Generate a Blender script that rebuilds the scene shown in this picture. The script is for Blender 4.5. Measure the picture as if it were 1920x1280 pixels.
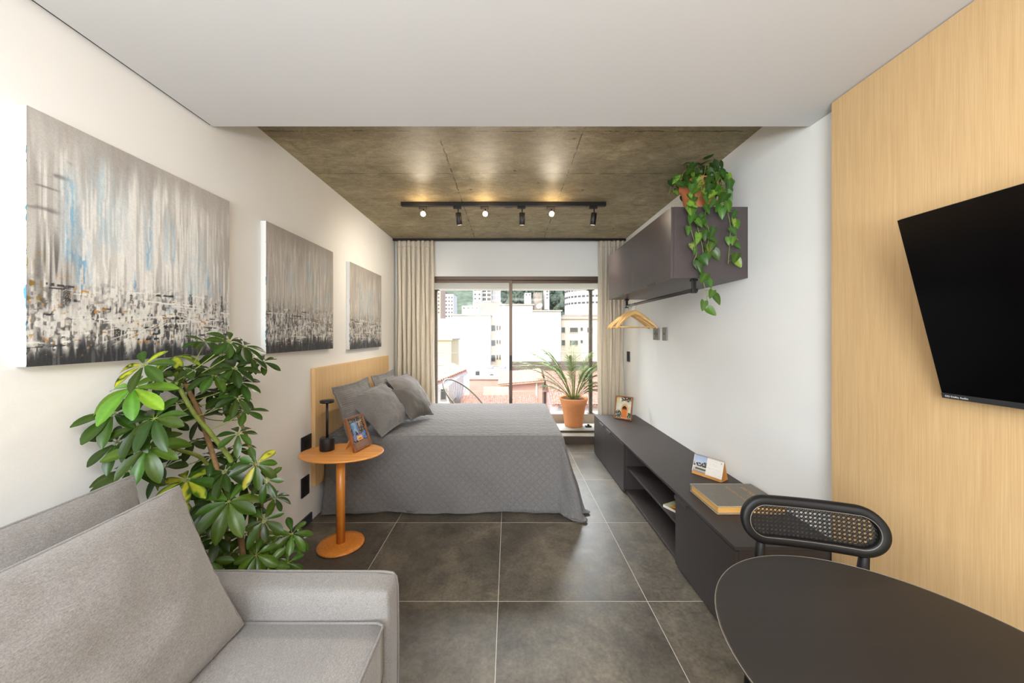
import bpy, bmesh, math, random
import numpy as np
from mathutils import Vector, Matrix, noise as mnoise

for o in list(bpy.data.objects):
    bpy.data.objects.remove(o, do_unlink=True)
S = bpy.context.scene
COL = S.collection

# ------------------------------------------------------------------ camera
CAM_H = 1.43
F = 668.0            # focal length in pixels of a 1920 px wide frame
VX, VY = 954.0, 627.0  # vanishing point of the room's long axis
cam_d = bpy.data.cameras.new('camera')
cam_d.sensor_width = 36.0
cam_d.lens = F / 1920 * 36
cam_d.shift_x = (960 - VX) / 1920
cam_d.shift_y = (VY - 640) / 1920
cam_d.clip_start = 0.02
cam_d.clip_end = 600
cam = bpy.data.objects.new('camera', cam_d)
cam.location = (0, 0, CAM_H)
cam.rotation_euler = (math.pi / 2, 0, 0)
COL.objects.link(cam)
S.camera = cam

# ------------------------------------------------------------------ colour management
S.view_settings.view_transform = 'Standard'
S.view_settings.look = 'None'
S.view_settings.gamma = 1
S.view_settings.use_curve_mapping = False
S.view_settings.exposure = 1.38

# ------------------------------------------------------------------ world, sun, large lights
W = bpy.data.worlds.new('sky')
S.world = W
W.use_nodes = True
nt = W.node_tree
nt.nodes.clear()
wo = nt.nodes.new('ShaderNodeOutputWorld')
wb = nt.nodes.new('ShaderNodeBackground')
wsky = nt.nodes.new('ShaderNodeTexSky')
wsky.sky_type = 'NISHITA'
wsky.sun_disc = False
wsky.sun_elevation = math.radians(50)
wsky.sun_rotation = math.radians(200)
wsky.air_density = 1.2
wsky.dust_density = 3.5
wb.inputs['Strength'].default_value = 0.18
nt.links.new(wsky.outputs[0], wb.inputs[0])
nt.links.new(wb.outputs[0], wo.inputs[0])


def lamp(name, kind, loc, target, energy, color=(1, 1, 1), size=None, size_y=None, **kw):
    d = bpy.data.lights.new(name, kind)
    d.energy = energy
    d.color = color
    if kind == 'AREA':
        d.shape = 'RECTANGLE'
        d.size = size
        d.size_y = size_y
    for k, v in kw.items():
        setattr(d, k, v)
    o = bpy.data.objects.new(name, d)
    COL.objects.link(o)
    o.location = loc
    v = Vector(target) - Vector(loc)
    o.rotation_euler = v.to_track_quat('-Z', 'Y').to_euler()
    return o


# the sun stands high behind the flat and lights the facades across the street
lamp('sun', 'SUN', (0, 0, 30), (0 + 9, 20, 30 - 26), 0.5, (1.0, 0.95, 0.88), angle=0.02)
# area light added as daylight from the unseen rear window
lamp('rear_daylight_fill', 'AREA', (-0.75, -2.25, 1.6), (0.5, 2, 1.55), 60, (0.83, 0.93, 1.0), 1.3, 1.9)
# unseen overhead fill light added behind the camera to brighten the sofa end
lamp('overhead_fill', 'AREA', (0.35, -0.75, 2.46), (0.35, -0.75, 0), 24, (0.97, 0.97, 1.0), 1.3, 0.7)
# area light added out of view, boosting skylight over balcony and bed
lamp('street_sky_fill', 'AREA', (0.0, 7.6, 3.75), (0.0, 3.0, 1.4), 430, (0.95, 0.98, 1.0), 3.8, 2.0)
# unseen area light added behind the camera to bounce off the ceiling
lamp('ceiling_bounce_fill', 'AREA', (0.1, -1.5, 1.3), (0.1, -1.4, 2.6), 50, (0.92, 0.96, 1.0), 0.9, 0.7)


# ------------------------------------------------------------------ helpers
def lin(c):
    return tuple((x / 12.92 if x <= 0.04045 else ((x + 0.055) / 1.055) ** 2.4) for x in c)


def rgb(r, g, b):
    return lin((r / 255, g / 255, b / 255))


def P(px, py, d):
    """point in the room seen at photo pixel (px,py) at distance d along the room"""
    return Vector(((px - VX) / F * d, d, CAM_H - (py - VY) / F * d))


class N:
    """tiny node-tree helper"""
    def __init__(s, name):
        s.m = bpy.data.materials.new(name)
        s.m.use_nodes = True
        s.t = s.m.node_tree
        s.t.nodes.clear()
        s.out = s.t.nodes.new('ShaderNodeOutputMaterial')
        s.b = s.t.nodes.new('ShaderNodeBsdfPrincipled')
        s.link(s.b.outputs[0], s.out.inputs[0])

    def n(s, typ, ins=None, **kw):
        nd = s.t.nodes.new('ShaderNode' + typ)
        for k, v in kw.items():
            setattr(nd, k, v)
        for k, v in (ins or {}).items():
            s.set(nd.inputs[k], v)
        return nd

    def set(s, sock, v):
        if isinstance(v, bpy.types.NodeSocket):
            s.t.links.new(v, sock)
        elif isinstance(v, bpy.types.Node):
            s.t.links.new(v.outputs[0], sock)
        else:
            if isinstance(v, tuple) and len(v) == 3 and sock.type == 'RGBA':
                v = v + (1,)
            sock.default_value = v

    def link(s, a, b):
        s.t.links.new(a, b)

    def math(s, op, a, b=0.0, c=None, clamp=False):
        nd = s.t.nodes.new('ShaderNodeMath')
        nd.operation = op
        nd.use_clamp = clamp
        s.set(nd.inputs[0], a)
        s.set(nd.inputs[1], b)
        if c is not None:
            s.set(nd.inputs[2], c)
        return nd.outputs[0]

    def coord(s, which='Object', scale=(1, 1, 1)):
        if which == 'Position':
            src = s.n('NewGeometry').outputs['Position']
        else:
            src = s.n('TexCoord').outputs[which]
        mp = s.n('Mapping', {'Vector': src, 'Scale': scale})
        return mp.outputs[0]

    def noise(s, vec, scale, detail=3, rough=0.55, dist=0.0):
        nd = s.n('TexNoise', {'Vector': vec, 'Scale': scale, 'Detail': detail, 'Roughness': rough, 'Distortion': dist})
        return nd.outputs[0]

    def mix(s, f, a, b, blend='MIX'):
        nd = s.t.nodes.new('ShaderNodeMix')
        nd.data_type = 'RGBA'
        nd.blend_type = blend
        s.set(nd.inputs[0], f)
        s.set(nd.inputs[6], a)
        s.set(nd.inputs[7], b)
        return nd.outputs[2]

    def ramp(s, f, stops):
        nd = s.t.nodes.new('ShaderNodeValToRGB')
        cr = nd.color_ramp
        while len(cr.elements) < len(stops):
            cr.elements.new(0.5)
        for e, (p, c) in zip(cr.elements, stops):
            e.position = p
            e.color = (c if isinstance(c, tuple) else (c, c, c)) + (1,)
        s.set(nd.inputs[0], f)
        return nd.outputs[0]

    def bump(s, h, strength=0.3, dist=0.01):
        nd = s.n('Bump', {'Height': h, 'Strength': strength, 'Distance': dist})
        s.link(nd.outputs[0], s.b.inputs['Normal'])
        return nd

    def base(s, v):
        s.set(s.b.inputs['Base Color'], v)

    def p(s, **kw):
        for k, v in kw.items():
            s.set(s.b.inputs[k.replace('_', ' ')], v)
        return s


def simple(name, col, rough=0.5, metal=0.0, var=0.0, vscale=8.0, bump=0.0, bscale=60.0, stretch=(1, 1, 1), spec=0.5):
    n = N(name)
    n.p(Roughness=rough, Metallic=metal)
    n.b.inputs['Specular IOR Level'].default_value = spec
    if var > 0 or bump > 0:
        c = n.coord('Object', stretch)
    if var > 0:
        f = n.noise(c, vscale, 4)
        lo = tuple(x * (1 - var) for x in col)
        hi = tuple(min(1, x * (1 + var)) for x in col)
        n.base(n.ramp(f, [(0.3, lo), (0.7, hi)]))
    else:
        n.base(col)
    if bump > 0:
        n.bump(n.noise(c, bscale, 3), bump, 0.003)
    return n.m


# ------------------------------------------------------------------ object building
def wloc(o):
    v = Vector((0, 0, 0))
    while o is not None:
        v += Vector(o.location)
        o = o.parent
    return v


def tag(o, label=None, cat=None, group=None, kind=None):
    if label: o['label'] = label
    if cat: o['category'] = cat
    if group: o['group'] = group
    if kind: o['kind'] = kind
    return o


def thing(name, label, cat, loc=(0, 0, 0), group=None):
    o = bpy.data.objects.new(name, None)
    o.empty_display_size = 0.05
    COL.objects.link(o)
    o.location = loc
    return tag(o, label, cat, group)


def obj(name, bm, mat, parent=None, bevel=0, smooth=None, local=False, seg=2, subsurf=0, solid=0, label=None, recenter=True):
    me = bpy.data.meshes.new(name)
    bm.normal_update()
    if smooth is not None:
        for f in bm.faces:
            f.smooth = smooth
    loc = Vector((0, 0, 0))
    if parent is None:
        if recenter and len(bm.verts):
            xs = [v.co.x for v in bm.verts]; ys = [v.co.y for v in bm.verts]; zs = [v.co.z for v in bm.verts]
            loc = Vector(((min(xs) + max(xs)) / 2, (min(ys) + max(ys)) / 2, min(zs)))
            bmesh.ops.translate(bm, verts=bm.verts, vec=-loc)
    elif not local:
        bmesh.ops.translate(bm, verts=bm.verts, vec=-wloc(parent))
    bm.to_mesh(me)
    bm.free()
    for m in (mat if isinstance(mat, (list, tuple)) else [mat]):
        me.materials.append(m)
    o = bpy.data.objects.new(name, me)
    COL.objects.link(o)
    o.location = loc
    if parent is not None:
        o.parent = parent
    if bevel:
        b = o.modifiers.new('bevel', 'BEVEL')
        b.width = bevel
        b.segments = seg
        b.limit_method = 'ANGLE'
        b.angle_limit = math.radians(40)
    if subsurf:
        s = o.modifiers.new('sub', 'SUBSURF')
        s.levels = s.render_levels = subsurf
    if solid:
        s = o.modifiers.new('solid', 'SOLIDIFY')
        s.thickness = solid
        s.offset = 0
    if label:
        o['label'] = label
    return o


def struct(name, bm, mat, label=None, **kw):
    o = obj(name, bm, mat, None, **kw)
    return tag(o, label, None, None, 'structure')


def NB():
    return bmesh.new()


def box(bm, x0, x1, y0, y1, z0, z1, mi=0):
    vs = [bm.verts.new((x, y, z)) for x in (x0, x1) for y in (y0, y1) for z in (z0, z1)]
    for f in ((0, 1, 3, 2), (4, 6, 7, 5), (0, 4, 5, 1), (2, 3, 7, 6), (0, 2, 6, 4), (1, 5, 7, 3)):
        fc = bm.faces.new([vs[i] for i in f])
        fc.material_index = mi
    return bm


def B(x0, x1, y0, y1, z0, z1):
    return box(NB(), x0, x1, y0, y1, z0, z1)


def obox(bm, c, ax, ay, az):
    """box with centre c and half-vectors ax, ay, az (right handed)"""
    c, ax, ay, az = Vector(c), Vector(ax), Vector(ay), Vector(az)
    vs = [bm.verts.new(c + ax * i + ay * j + az * k) for i in (-1, 1) for j in (-1, 1) for k in (-1, 1)]
    for f in ((0, 1, 3, 2), (4, 6, 7, 5), (0, 4, 5, 1), (2, 3, 7, 6), (0, 2, 6, 4), (1, 5, 7, 3)):
        bm.faces.new([vs[i] for i in f])
    return bm


def frame_at(t, up=Vector((0, 0, 1))):
    t = t.normalized()
    if abs(t.dot(up)) > 0.97:
        up = Vector((1, 0, 0))
    a = t.cross(up).normalized()
    b = a.cross(t).normalized()
    return a, b


def tube(bm, pts, r, n=8, closed=False, cap=True):
    pts = [Vector(p) for p in pts]
    m = len(pts)
    rs = r if isinstance(r, (list, tuple)) else [r] * m
    rings = []
    prev = None
    for i, p in enumerate(pts):
        if closed:
            t = pts[(i + 1) % m] - pts[i - 1]
        else:
            t = pts[min(i + 1, m - 1)] - pts[max(i - 1, 0)]
        if t.length < 1e-9:
            t = Vector((0, 0, 1))
        t.normalize()
        if prev is None:
            a, b = frame_at(t)
        else:
            a = prev - t * prev.dot(t)
            if a.length < 1e-6:
                a, b = frame_at(t)
            a.normalize()
            b = t.cross(a) * -1
        prev = a
        rings.append([bm.verts.new(p + (a * math.cos(2 * math.pi * k / n) + b * math.sin(2 * math.pi * k / n)) * rs[i]) for k in range(n)])
    rng = range(m) if closed else range(m - 1)
    for i in rng:
        A, Bq = rings[i], rings[(i + 1) % m]
        for k in range(n):
            f = bm.faces.new((A[k], A[(k + 1) % n], Bq[(k + 1) % n], Bq[k]))
            f.smooth = True
    if cap and not closed:
        bm.faces.new(rings[0][::-1])
        bm.faces.new(rings[-1])
    bmesh.ops.recalc_face_normals(bm, faces=bm.faces[-(len(rng) * n + 2):] if False else bm.faces[:]) if m * n < 400 and len(bm.faces) < 3000 else None
    return bm


def T(pts, r, n=8, **k):
    return tube(NB(), pts, r, n, **k)


def lathe(bm, prof, c=(0, 0, 0), n=32, smooth=True, sx=1, sy=1):
    c = Vector(c)
    rings = []
    for (r, z) in prof:
        if r < 1e-6:
            rings.append([bm.verts.new(c + Vector((0, 0, z)))])
        else:
            rings.append([bm.verts.new(c + Vector((r * sx * math.cos(2 * math.pi * k / n), r * sy * math.sin(2 * math.pi * k / n), z))) for k in range(n)])
    for A, Bq in zip(rings, rings[1:]):
        for k in range(n):
            a = [A[k % len(A)], A[(k + 1) % len(A)], Bq[(k + 1) % len(Bq)], Bq[k % len(Bq)]]
            u = []
            for v in a:
                if v not in u:
                    u.append(v)
            if len(u) > 2:
                f = bm.faces.new(u)
                f.smooth = smooth
    return bm


def L(prof, c=(0, 0, 0), n=32, **k):
    return lathe(NB(), prof, c, n, **k)


def rprof(r, z0, z1, e=0.003):
    """solid disc/cylinder profile with rounded rims"""
    return [(0, z0), (r - e, z0), (r - e * 0.3, z0 + e * 0.3), (r, z0 + e), (r, z1 - e), (r - e * 0.3, z1 - e * 0.3), (r - e, z1), (0, z1)]


def gridm(fn, nu, nv, smooth=True, uvfn=None, bm=None, closeu=False):
    bm = bm or bmesh.new()
    uv = bm.loops.layers.uv.new('UVMap') if uvfn else None
    vs = [[bm.verts.new(fn(i / nu, j / nv)) for j in range(nv + 1)] for i in range(nu + 1)]
    for i in range(nu):
        for j in range(nv):
            f = bm.faces.new((vs[i][j], vs[i + 1][j], vs[i + 1][j + 1], vs[i][j + 1]))
            f.smooth = smooth
            if uv:
                for lp, (a, b) in zip(f.loops, ((i, j), (i + 1, j), (i + 1, j + 1), (i, j + 1))):
                    lp[uv].uv = uvfn(a / nu, b / nv)
    return bm


def text_mesh(s, size, M, depth=0.0003):
    cu = bpy.data.curves.new('txt', 'FONT')
    cu.body = s
    cu.size = size
    cu.extrude = depth
    cu.align_x = 'LEFT'
    o = bpy.data.objects.new('txt', cu)
    COL.objects.link(o)
    dg = bpy.context.evaluated_depsgraph_get()
    me = bpy.data.meshes.new_from_object(o.evaluated_get(dg))
    bpy.data.objects.remove(o, do_unlink=True)
    bm = bmesh.new()
    bm.from_mesh(me)
    bpy.data.meshes.remove(me)
    bm.transform(M)
    return bm


def basis(o, x, y):
    x = Vector(x).normalized(); y = Vector(y).normalized(); z = x.cross(y).normalized()
    return Matrix(((x.x, y.x, z.x, o[0]), (x.y, y.y, z.y, o[1]), (x.z, y.z, z.z, o[2]), (0, 0, 0, 1)))


def picture(name, img, p0, ex, ey, mat, parent, local=False, label=None):
    """flat printed/painted sheet: img[row from bottom, col] sRGB, one vertex per sample"""
    h, w = img.shape[:2]
    off = Vector((0, 0, 0)) if local else wloc(parent)
    p0 = np.array(Vector(p0) - off); ex = np.array(Vector(ex)); ey = np.array(Vector(ey))
    u = np.linspace(0, 1, w); v = np.linspace(0, 1, h)
    co = p0[None, None] + u[None, :, None] * ex + v[:, None, None] * ey
    idx = np.arange(w * h).reshape(h, w)
    q = np.stack([idx[:-1, :-1], idx[:-1, 1:], idx[1:, 1:], idx[1:, :-1]], -1).reshape(-1, 4)
    me = bpy.data.meshes.new(name)
    me.vertices.add(w * h)
    me.vertices.foreach_set('co', co.reshape(-1).astype(np.float32))
    me.loops.add(q.size)
    me.loops.foreach_set('vertex_index', q.reshape(-1).astype(np.int32))
    me.polygons.add(len(q))
    me.polygons.foreach_set('loop_start', (np.arange(len(q)) * 4).astype(np.int32))
    me.update(calc_edges=True)
    c = np.clip(img, 0, 1)
    c = np.where(c <= 0.04045, c / 12.92, ((c + 0.055) / 1.055) ** 2.4)
    at = me.color_attributes.new('Col', 'FLOAT_COLOR', 'POINT')
    rgba = np.ones((w * h, 4), np.float32)
    rgba[:, :3] = c.reshape(-1, 3)
    at.data.foreach_set('color', rgba.reshape(-1))
    me.materials.append(mat)
    o = bpy.data.objects.new(name, me)
    COL.objects.link(o)
    o.parent = parent
    if label: o['label'] = label
    return o


def dup(root, loc=None, rotz=None, label=None, group=None):
    r = root.copy()
    COL.objects.link(r)
    if loc is not None: r.location = loc
    if rotz is not None: r.rotation_euler = (0, 0, rotz)
    if label: r['label'] = label
    if group: r['group'] = group
    def rec(a, b):
        for ch in list(a.children):
            if ch.name in BAN: continue
            c = ch.copy()
            COL.objects.link(c)
            c.parent = b
            rec(ch, c)
    BAN = {r.name}
    rec(root, r)
    return r


# ------------------------------------------------------------------ numpy noise for painted things
def vnoise(rs, ny, nx, H, Wd):
    g = rs.rand(ny + 2, nx + 2)
    y = np.linspace(0, ny, H); x = np.linspace(0, nx, Wd)
    yi = y.astype(int); xi = x.astype(int)
    fy = (y - yi)[:, None]; fx = (x - xi)[None]
    fy = fy * fy * (3 - 2 * fy); fx = fx * fx * (3 - 2 * fx)
    a = g[yi][:, xi]; b = g[yi][:, xi + 1]; c = g[yi + 1][:, xi]; d = g[yi + 1][:, xi + 1]
    return (a * (1 - fx) + b * fx) * (1 - fy) + (c * (1 - fx) + d * fx) * fy


def sst(a, b, x):
    t = np.clip((x - a) / (b - a), 0, 1)
    return t * t * (3 - 2 * t)


def over(img, mask, col):
    m = np.clip(mask, 0, 1)[..., None]
    return img * (1 - m) + np.array(col)[None, None] * m
# ------------------------------------------------------------------ materials
MT = {}


def mk_wall():
    n = N('white_paint')
    c = n.coord('Position')
    n.base(n.ramp(n.noise(c, 1.2, 3), [(0.3, rgb(228, 227, 224)), (0.7, rgb(234, 233, 230))]))
    n.p(Roughness=0.75)
    n.bump(n.noise(c, 180, 4), 0.12, 0.002)
    return n.m


def mk_ceiling_white():
    n = N('white_plaster')
    c = n.coord('Position')
    n.base(n.ramp(n.noise(c, 0.8, 2), [(0.3, rgb(204, 202, 200)), (0.7, rgb(208, 206, 204))]))
    n.p(Roughness=0.85)
    return n.m


def mk_floor():
    n = N('grey_porcelain_tile')
    pos = n.n('NewGeometry').outputs['Position']
    sp = n.n('SeparateXYZ', {0: pos})
    c = n.n('Mapping', {'Vector': pos}).outputs[0]

    def line(v, off):
        a = n.math('ADD', v, off)
        a = n.math('DIVIDE', a, 0.8)
        a = n.math('FRACT', a)
        a = n.math('SUBTRACT', a, 0.5)
        a = n.math('ABSOLUTE', a)
        return n.math('GREATER_THAN', a, 0.4985 - 0.0004)
    lx = line(sp.outputs[0], 0.057 + 8.0)
    ly = line(sp.outputs[1], -1.91 + 8.0)
    g = n.math('MAXIMUM', lx, ly)
    # per tile tone
    tx = n.math('FLOOR', n.math('DIVIDE', n.math('ADD', sp.outputs[0], 8.057), 0.8))
    ty = n.math('FLOOR', n.math('DIVIDE', n.math('ADD', sp.outputs[1], 6.09), 0.8))
    wn = n.n('TexWhiteNoise', {'Vector': n.n('CombineXYZ', {0: tx, 1: ty, 2: 3.0}).outputs[0]})
    off = n.n('VectorMath', {0: c, 1: wn.outputs['Color']}, operation='ADD')
    big = n.noise(off.outputs[0], 2.2, 7, 0.62, 0.4)
    fine = n.noise(off.outputs[0], 55, 6, 0.7)
    spots = n.noise(off.outputs[0], 9, 5, 0.7, 0.8)
    col = n.ramp(big, [(0.28, rgb(66, 61, 54)), (0.5, rgb(91, 84, 73)), (0.72, rgb(122, 112, 96))])
    col = n.mix(0.55, col, n.ramp(fine, [(0.3, 0.16), (0.7, 0.66)]), 'OVERLAY')
    col = n.mix(0.5, col, n.ramp(spots, [(0.3, 0.12), (0.5, 0.5), (0.7, 0.72)]), 'SOFT_LIGHT')
    col = n.mix(g, col, rgb(190, 184, 172))
    n.base(col)
    r = n.ramp(spots, [(0.3, 0.34), (0.7, 0.46)])
    n.set(n.b.inputs['Roughness'], n.mix(g, r, (0.8, 0.8, 0.8)))
    n.bump(n.math('SUBTRACT', n.math('MULTIPLY', fine, 0.15), g), 0.12, 0.002)
    return n.m


def mk_concrete():
    n = N('board_marked_concrete')
    pos = n.n('NewGeometry').outputs['Position']
    sp = n.n('SeparateXYZ', {0: pos})
    warp = n.noise(n.n('Mapping', {'Vector': pos, 'Scale': (1, 1, 1)}).outputs[0], 14, 5)
    w = n.math('MULTIPLY', n.math('SUBTRACT', warp, 0.5), 0.03)
    x = n.math('ADD', sp.outputs[0], w)
    y = n.math('ADD', sp.outputs[1], w)
    big = n.noise(pos, 1.6, 6, 0.65, 0.5)
    str_ = n.noise(n.n('Mapping', {'Vector': pos, 'Scale': (3, 4.2, 3)}).outputs[0], 2.0, 8, 0.72, 1.4)
    str2 = n.noise(n.n('Mapping', {'Vector': pos, 'Rotation': (0, 0, 0.75), 'Scale': (4, 18, 3)}).outputs[0], 2.4, 4, 0.7, 0.8)
    fine = n.noise(pos, 70, 5, 0.7)
    col = n.ramp(big, [(0.25, rgb(124, 113, 88)), (0.5, rgb(152, 139, 111)), (0.75, rgb(176, 162, 132))])
    col = n.mix(0.6, col, n.ramp(str_, [(0.3, 0.25), (0.7, 0.72)]), 'OVERLAY')
    col = n.mix(0.4, col, n.ramp(str2, [(0.3, 0.25), (0.7, 0.7)]), 'OVERLAY')
    col = n.mix(0.4, col, n.ramp(fine, [(0.3, 0.25), (0.7, 0.72)]), 'OVERLAY')
    # joints
    crack = n.noise(pos, 7, 3, 0.6)
    thr = n.math('MULTIPLY', n.math('GREATER_THAN', crack, 0.5), 0.0035)
    thr = n.math('ADD', thr, 0.0009)

    def at(v, p):
        d = n.math('ABSOLUTE', n.math('SUBTRACT', v, p))
        return n.math('LESS_THAN', d, thr)
    js = [at(x, -0.44), at(x, 0.46)]
    for yy in (2.2, 2.78, 3.46, 3.72, 4.15):
        js.append(at(y, yy))
    g = js[0]
    for j in js[1:]:
        g = n.math('MAXIMUM', g, j)
    v = n.n('TexVoronoi', {'Vector': pos, 'Scale': 5.0, 'Randomness': 1.0})
    holes = n.math('LESS_THAN', v.outputs['Distance'], n.math('MULTIPLY', fine, 0.13))
    holes = n.math('MULTIPLY', holes, n.math('GREATER_THAN', crack, 0.5))
    g2 = n.math('MAXIMUM', g, holes)
    col = n.mix(n.math('MULTIPLY', g2, 0.75), col, rgb(62, 54, 42))
    n.base(col)
    n.p(Roughness=n.ramp(big, [(0.3, 0.52), (0.7, 0.68)]))
    n.b.inputs['Specular IOR Level'].default_value = 0.22
    n.bump(n.math('SUBTRACT', n.math('ADD', n.math('MULTIPLY', fine, 0.2), n.math('MULTIPLY', str_, 0.25)), g2), 0.15, 0.003)
    return n.m


def mk_wood(name, c_lo, c_mid, c_hi, axis='z', fine=260, rough=0.45, coords='Object', big=0.35):
    """straight grained veneer, grain running along one axis"""
    n = N(name)
    sc = {'z': (1, 1, 0.012), 'y': (1, 0.012, 1), 'x': (0.012, 1, 1)}[axis]
    sc2 = {'z': (1, 1, 0.06), 'y': (1, 0.06, 1), 'x': (0.06, 1, 1)}[axis]
    src = n.n('NewGeometry').outputs['Position'] if coords == 'Position' else n.n('TexCoord').outputs['Object']
    c = n.n('Mapping', {'Vector': src, 'Scale': sc}).outputs[0]
    c2 = n.n('Mapping', {'Vector': src, 'Scale': sc2}).outputs[0]
    f = n.noise(c, fine, 4, 0.6)
    m = n.noise(c2, fine * 0.12, 4, 0.6, 0.4)
    k = n.math('ADD', n.math('MULTIPLY', f, 1 - big), n.math('MULTIPLY', m, big))
    n.base(n.ramp(k, [(0.33, c_lo), (0.5, c_mid), (0.68, c_hi)]))
    n.p(Roughness=rough)
    n.bump(f, 0.12, 0.001)
    return n.m


def mk_fabric(name, lo, hi, weave=700, rough=0.9, bump=0.35, blotch=0.15):
    n = N(name)
    c = n.n('TexCoord').outputs['Object']
    f = n.noise(c, weave * 0.35, 3, 0.7)
    f2 = n.noise(n.n('Mapping', {'Vector': c, 'Scale': (1, 0.2, 1)}).outputs[0], weave * 0.5, 2)
    bl = n.noise(c, 7, 3)
    k = n.math('ADD', n.math('MULTIPLY', f, 0.6), n.math('MULTIPLY', f2, 0.4))
    col = n.ramp(k, [(0.34, lo), (0.66, hi)])
    col = n.mix(blotch, col, n.ramp(bl, [(0.3, 0.35), (0.7, 0.62)]), 'OVERLAY')
    n.base(col)
    n.p(Roughness=rough)
    n.b.inputs['Sheen Weight'].default_value = 0.25
    n.b.inputs['Specular IOR Level'].default_value = 0.2
    n.bump(k, bump, 0.002)
    return n.m


def mk_quilt(name, lo, hi, kind='diamond', pitch=0.045, strength=0.8, weave=260):
    n = N(name)
    c = n.n('TexCoord').outputs['Object']
    uv = n.n('TexCoord').outputs['UV']
    sp = n.n('SeparateXYZ', {0: uv})
    u, v = sp.outputs[0], sp.outputs[1]
    f = n.noise(c, weave, 3, 0.7)
    col = n.ramp(f, [(0.34, lo), (0.66, hi)])
    k = math.pi / pitch
    if kind == 'diamond':
        # drops: diamonds; upper face: rows of short puffs (both stitched in the cloth)
        a = n.math('ABSOLUTE', n.math('SINE', n.math('MULTIPLY', n.math('ADD', u, v), k)))
        b = n.math('ABSOLUTE', n.math('SINE', n.math('MULTIPLY', n.math('SUBTRACT', u, v), k)))
        hd = n.math('MULTIPLY', n.math('POWER', n.math('MINIMUM', a, b), 0.5), 0.27)
        row = n.math('FLOOR', n.math('DIVIDE', v, 0.05))
        pv = n.math('ABSOLUTE', n.math('SINE', n.math('MULTIPLY', v, math.pi / 0.05)))
        pu = n.math('ABSOLUTE', n.math('SINE', n.math('ADD', n.math('MULTIPLY', u, math.pi / 0.075), n.math('MULTIPLY', row, math.pi / 2))))
        ht = n.math('MULTIPLY', n.math('POWER', pv, 0.6), n.math('POWER', pu, 0.5))
        band = n.math('ABSOLUTE', n.math('SINE', n.math('MULTIPLY', n.math('ADD', v, 0.04), math.pi / 0.35)))
        ht = n.math('MULTIPLY', n.math('MULTIPLY', ht, 1.35), n.math('POWER', band, 0.25))
        m = n.math('MULTIPLY', n.math('GREATER_THAN', v, 0.03), n.math('LESS_THAN', u, 1.90))
        h = n.math('ADD', n.math('MULTIPLY', ht, m), n.math('MULTIPLY', hd, n.math('SUBTRACT', 1.0, m)))
    else:
        a = n.math('ABSOLUTE', n.math('SINE', n.math('MULTIPLY', v, k)))
        h = n.math('POWER', a, 0.4)
    wr = n.noise(c, 9, 4, 0.6)
    hh = n.math('ADD', n.math('ADD', h, n.math('MULTIPLY', f, 0.12)), n.math('MULTIPLY', wr, 0.9))
    col = n.mix(0.35, col, n.ramp(h, [(0.0, 0.34), (0.3, 0.5)]), 'OVERLAY')
    n.base(col)
    n.p(Roughness=0.85)
    n.b.inputs['Sheen Weight'].default_value = 0.15
    n.bump(hh, strength, 0.009)
    return n.m


def mk_leaf(name='leaf_green', rough=0.3):
    n = N(name)
    n.b.inputs['Specular IOR Level'].default_value = 0.35
    at = n.n('Attribute', attribute_name='Col')
    c = n.n('TexCoord').outputs['Object']
    col = n.mix(0.3, at.outputs['Color'], n.ramp(n.noise(c, 60, 3), [(0.3, 0.3), (0.7, 0.65)]), 'OVERLAY')
    n.base(col)
    n.p(Roughness=rough)
    tr = n.n('BsdfTranslucent', {'Color': col})
    mx = n.n('MixShader', {0: 0.22, 1: n.b.outputs[0], 2: tr.outputs[0]})
    n.link(mx.outputs[0], n.out.inputs[0])
    return n.m


def mk_paint(name='printed_colour', rough=0.5, bump=0.0):
    n = N(name)
    at = n.n('Attribute', attribute_name='Col')
    n.base(at.outputs['Color'])
    n.p(Roughness=rough)
    if bump:
        bw = n.n('RGBToBW', {0: at.outputs['Color']})
        n.bump(n.math('ADD', bw.outputs[0], n.noise(n.coord('Object'), 60, 4)), bump, 0.004)
    return n.m


def mk_curtain():
    n = N('natural_linen')
    c = n.n('TexCoord').outputs['Object']
    f = n.noise(n.n('Mapping', {'Vector': c, 'Scale': (1, 1, 0.25)}).outputs[0], 420, 3)
    f2 = n.noise(n.n('Mapping', {'Vector': c, 'Scale': (0.2, 0.2, 1)}).outputs[0], 300, 3)
    k = n.math('ADD', n.math('MULTIPLY', f, 0.5), n.math('MULTIPLY', f2, 0.5))
    col = n.ramp(k, [(0.35, rgb(214, 204, 188)), (0.65, rgb(236, 228, 214))])
    n.base(col)
    n.p(Roughness=0.9)
    n.b.inputs['Specular IOR Level'].default_value = 0.1
    tr = n.n('BsdfTranslucent', {'Color': col})
    mx = n.n('MixShader', {0: 0.35, 1: n.b.outputs[0], 2: tr.outputs[0]})
    n.link(mx.outputs[0], n.out.inputs[0])
    return n.m


def mk_glass():
    n = N('clear_glass')
    g = n.n('BsdfGlossy', {'Color': (0.9, 0.9, 0.9), 'Roughness': 0.02})
    t = n.n('BsdfTransparent', {'Color': (0.94, 0.95, 0.95)})
    fr = n.n('Fresnel', {'IOR': 1.45})
    mx = n.n('MixShader', {0: n.math('MULTIPLY', fr.outputs[0], 0.22), 1: t.outputs[0], 2: g.outputs[0]})
    n.link(mx.outputs[0], n.out.inputs[0])
    return n.m


def mk_emit(name, col, s):
    n = N(name)
    n.base((0.1, 0.1, 0.1))
    n.set(n.b.inputs['Emission Color'], col)
    n.b.inputs['Emission Strength'].default_value = s
    return n.m


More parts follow.
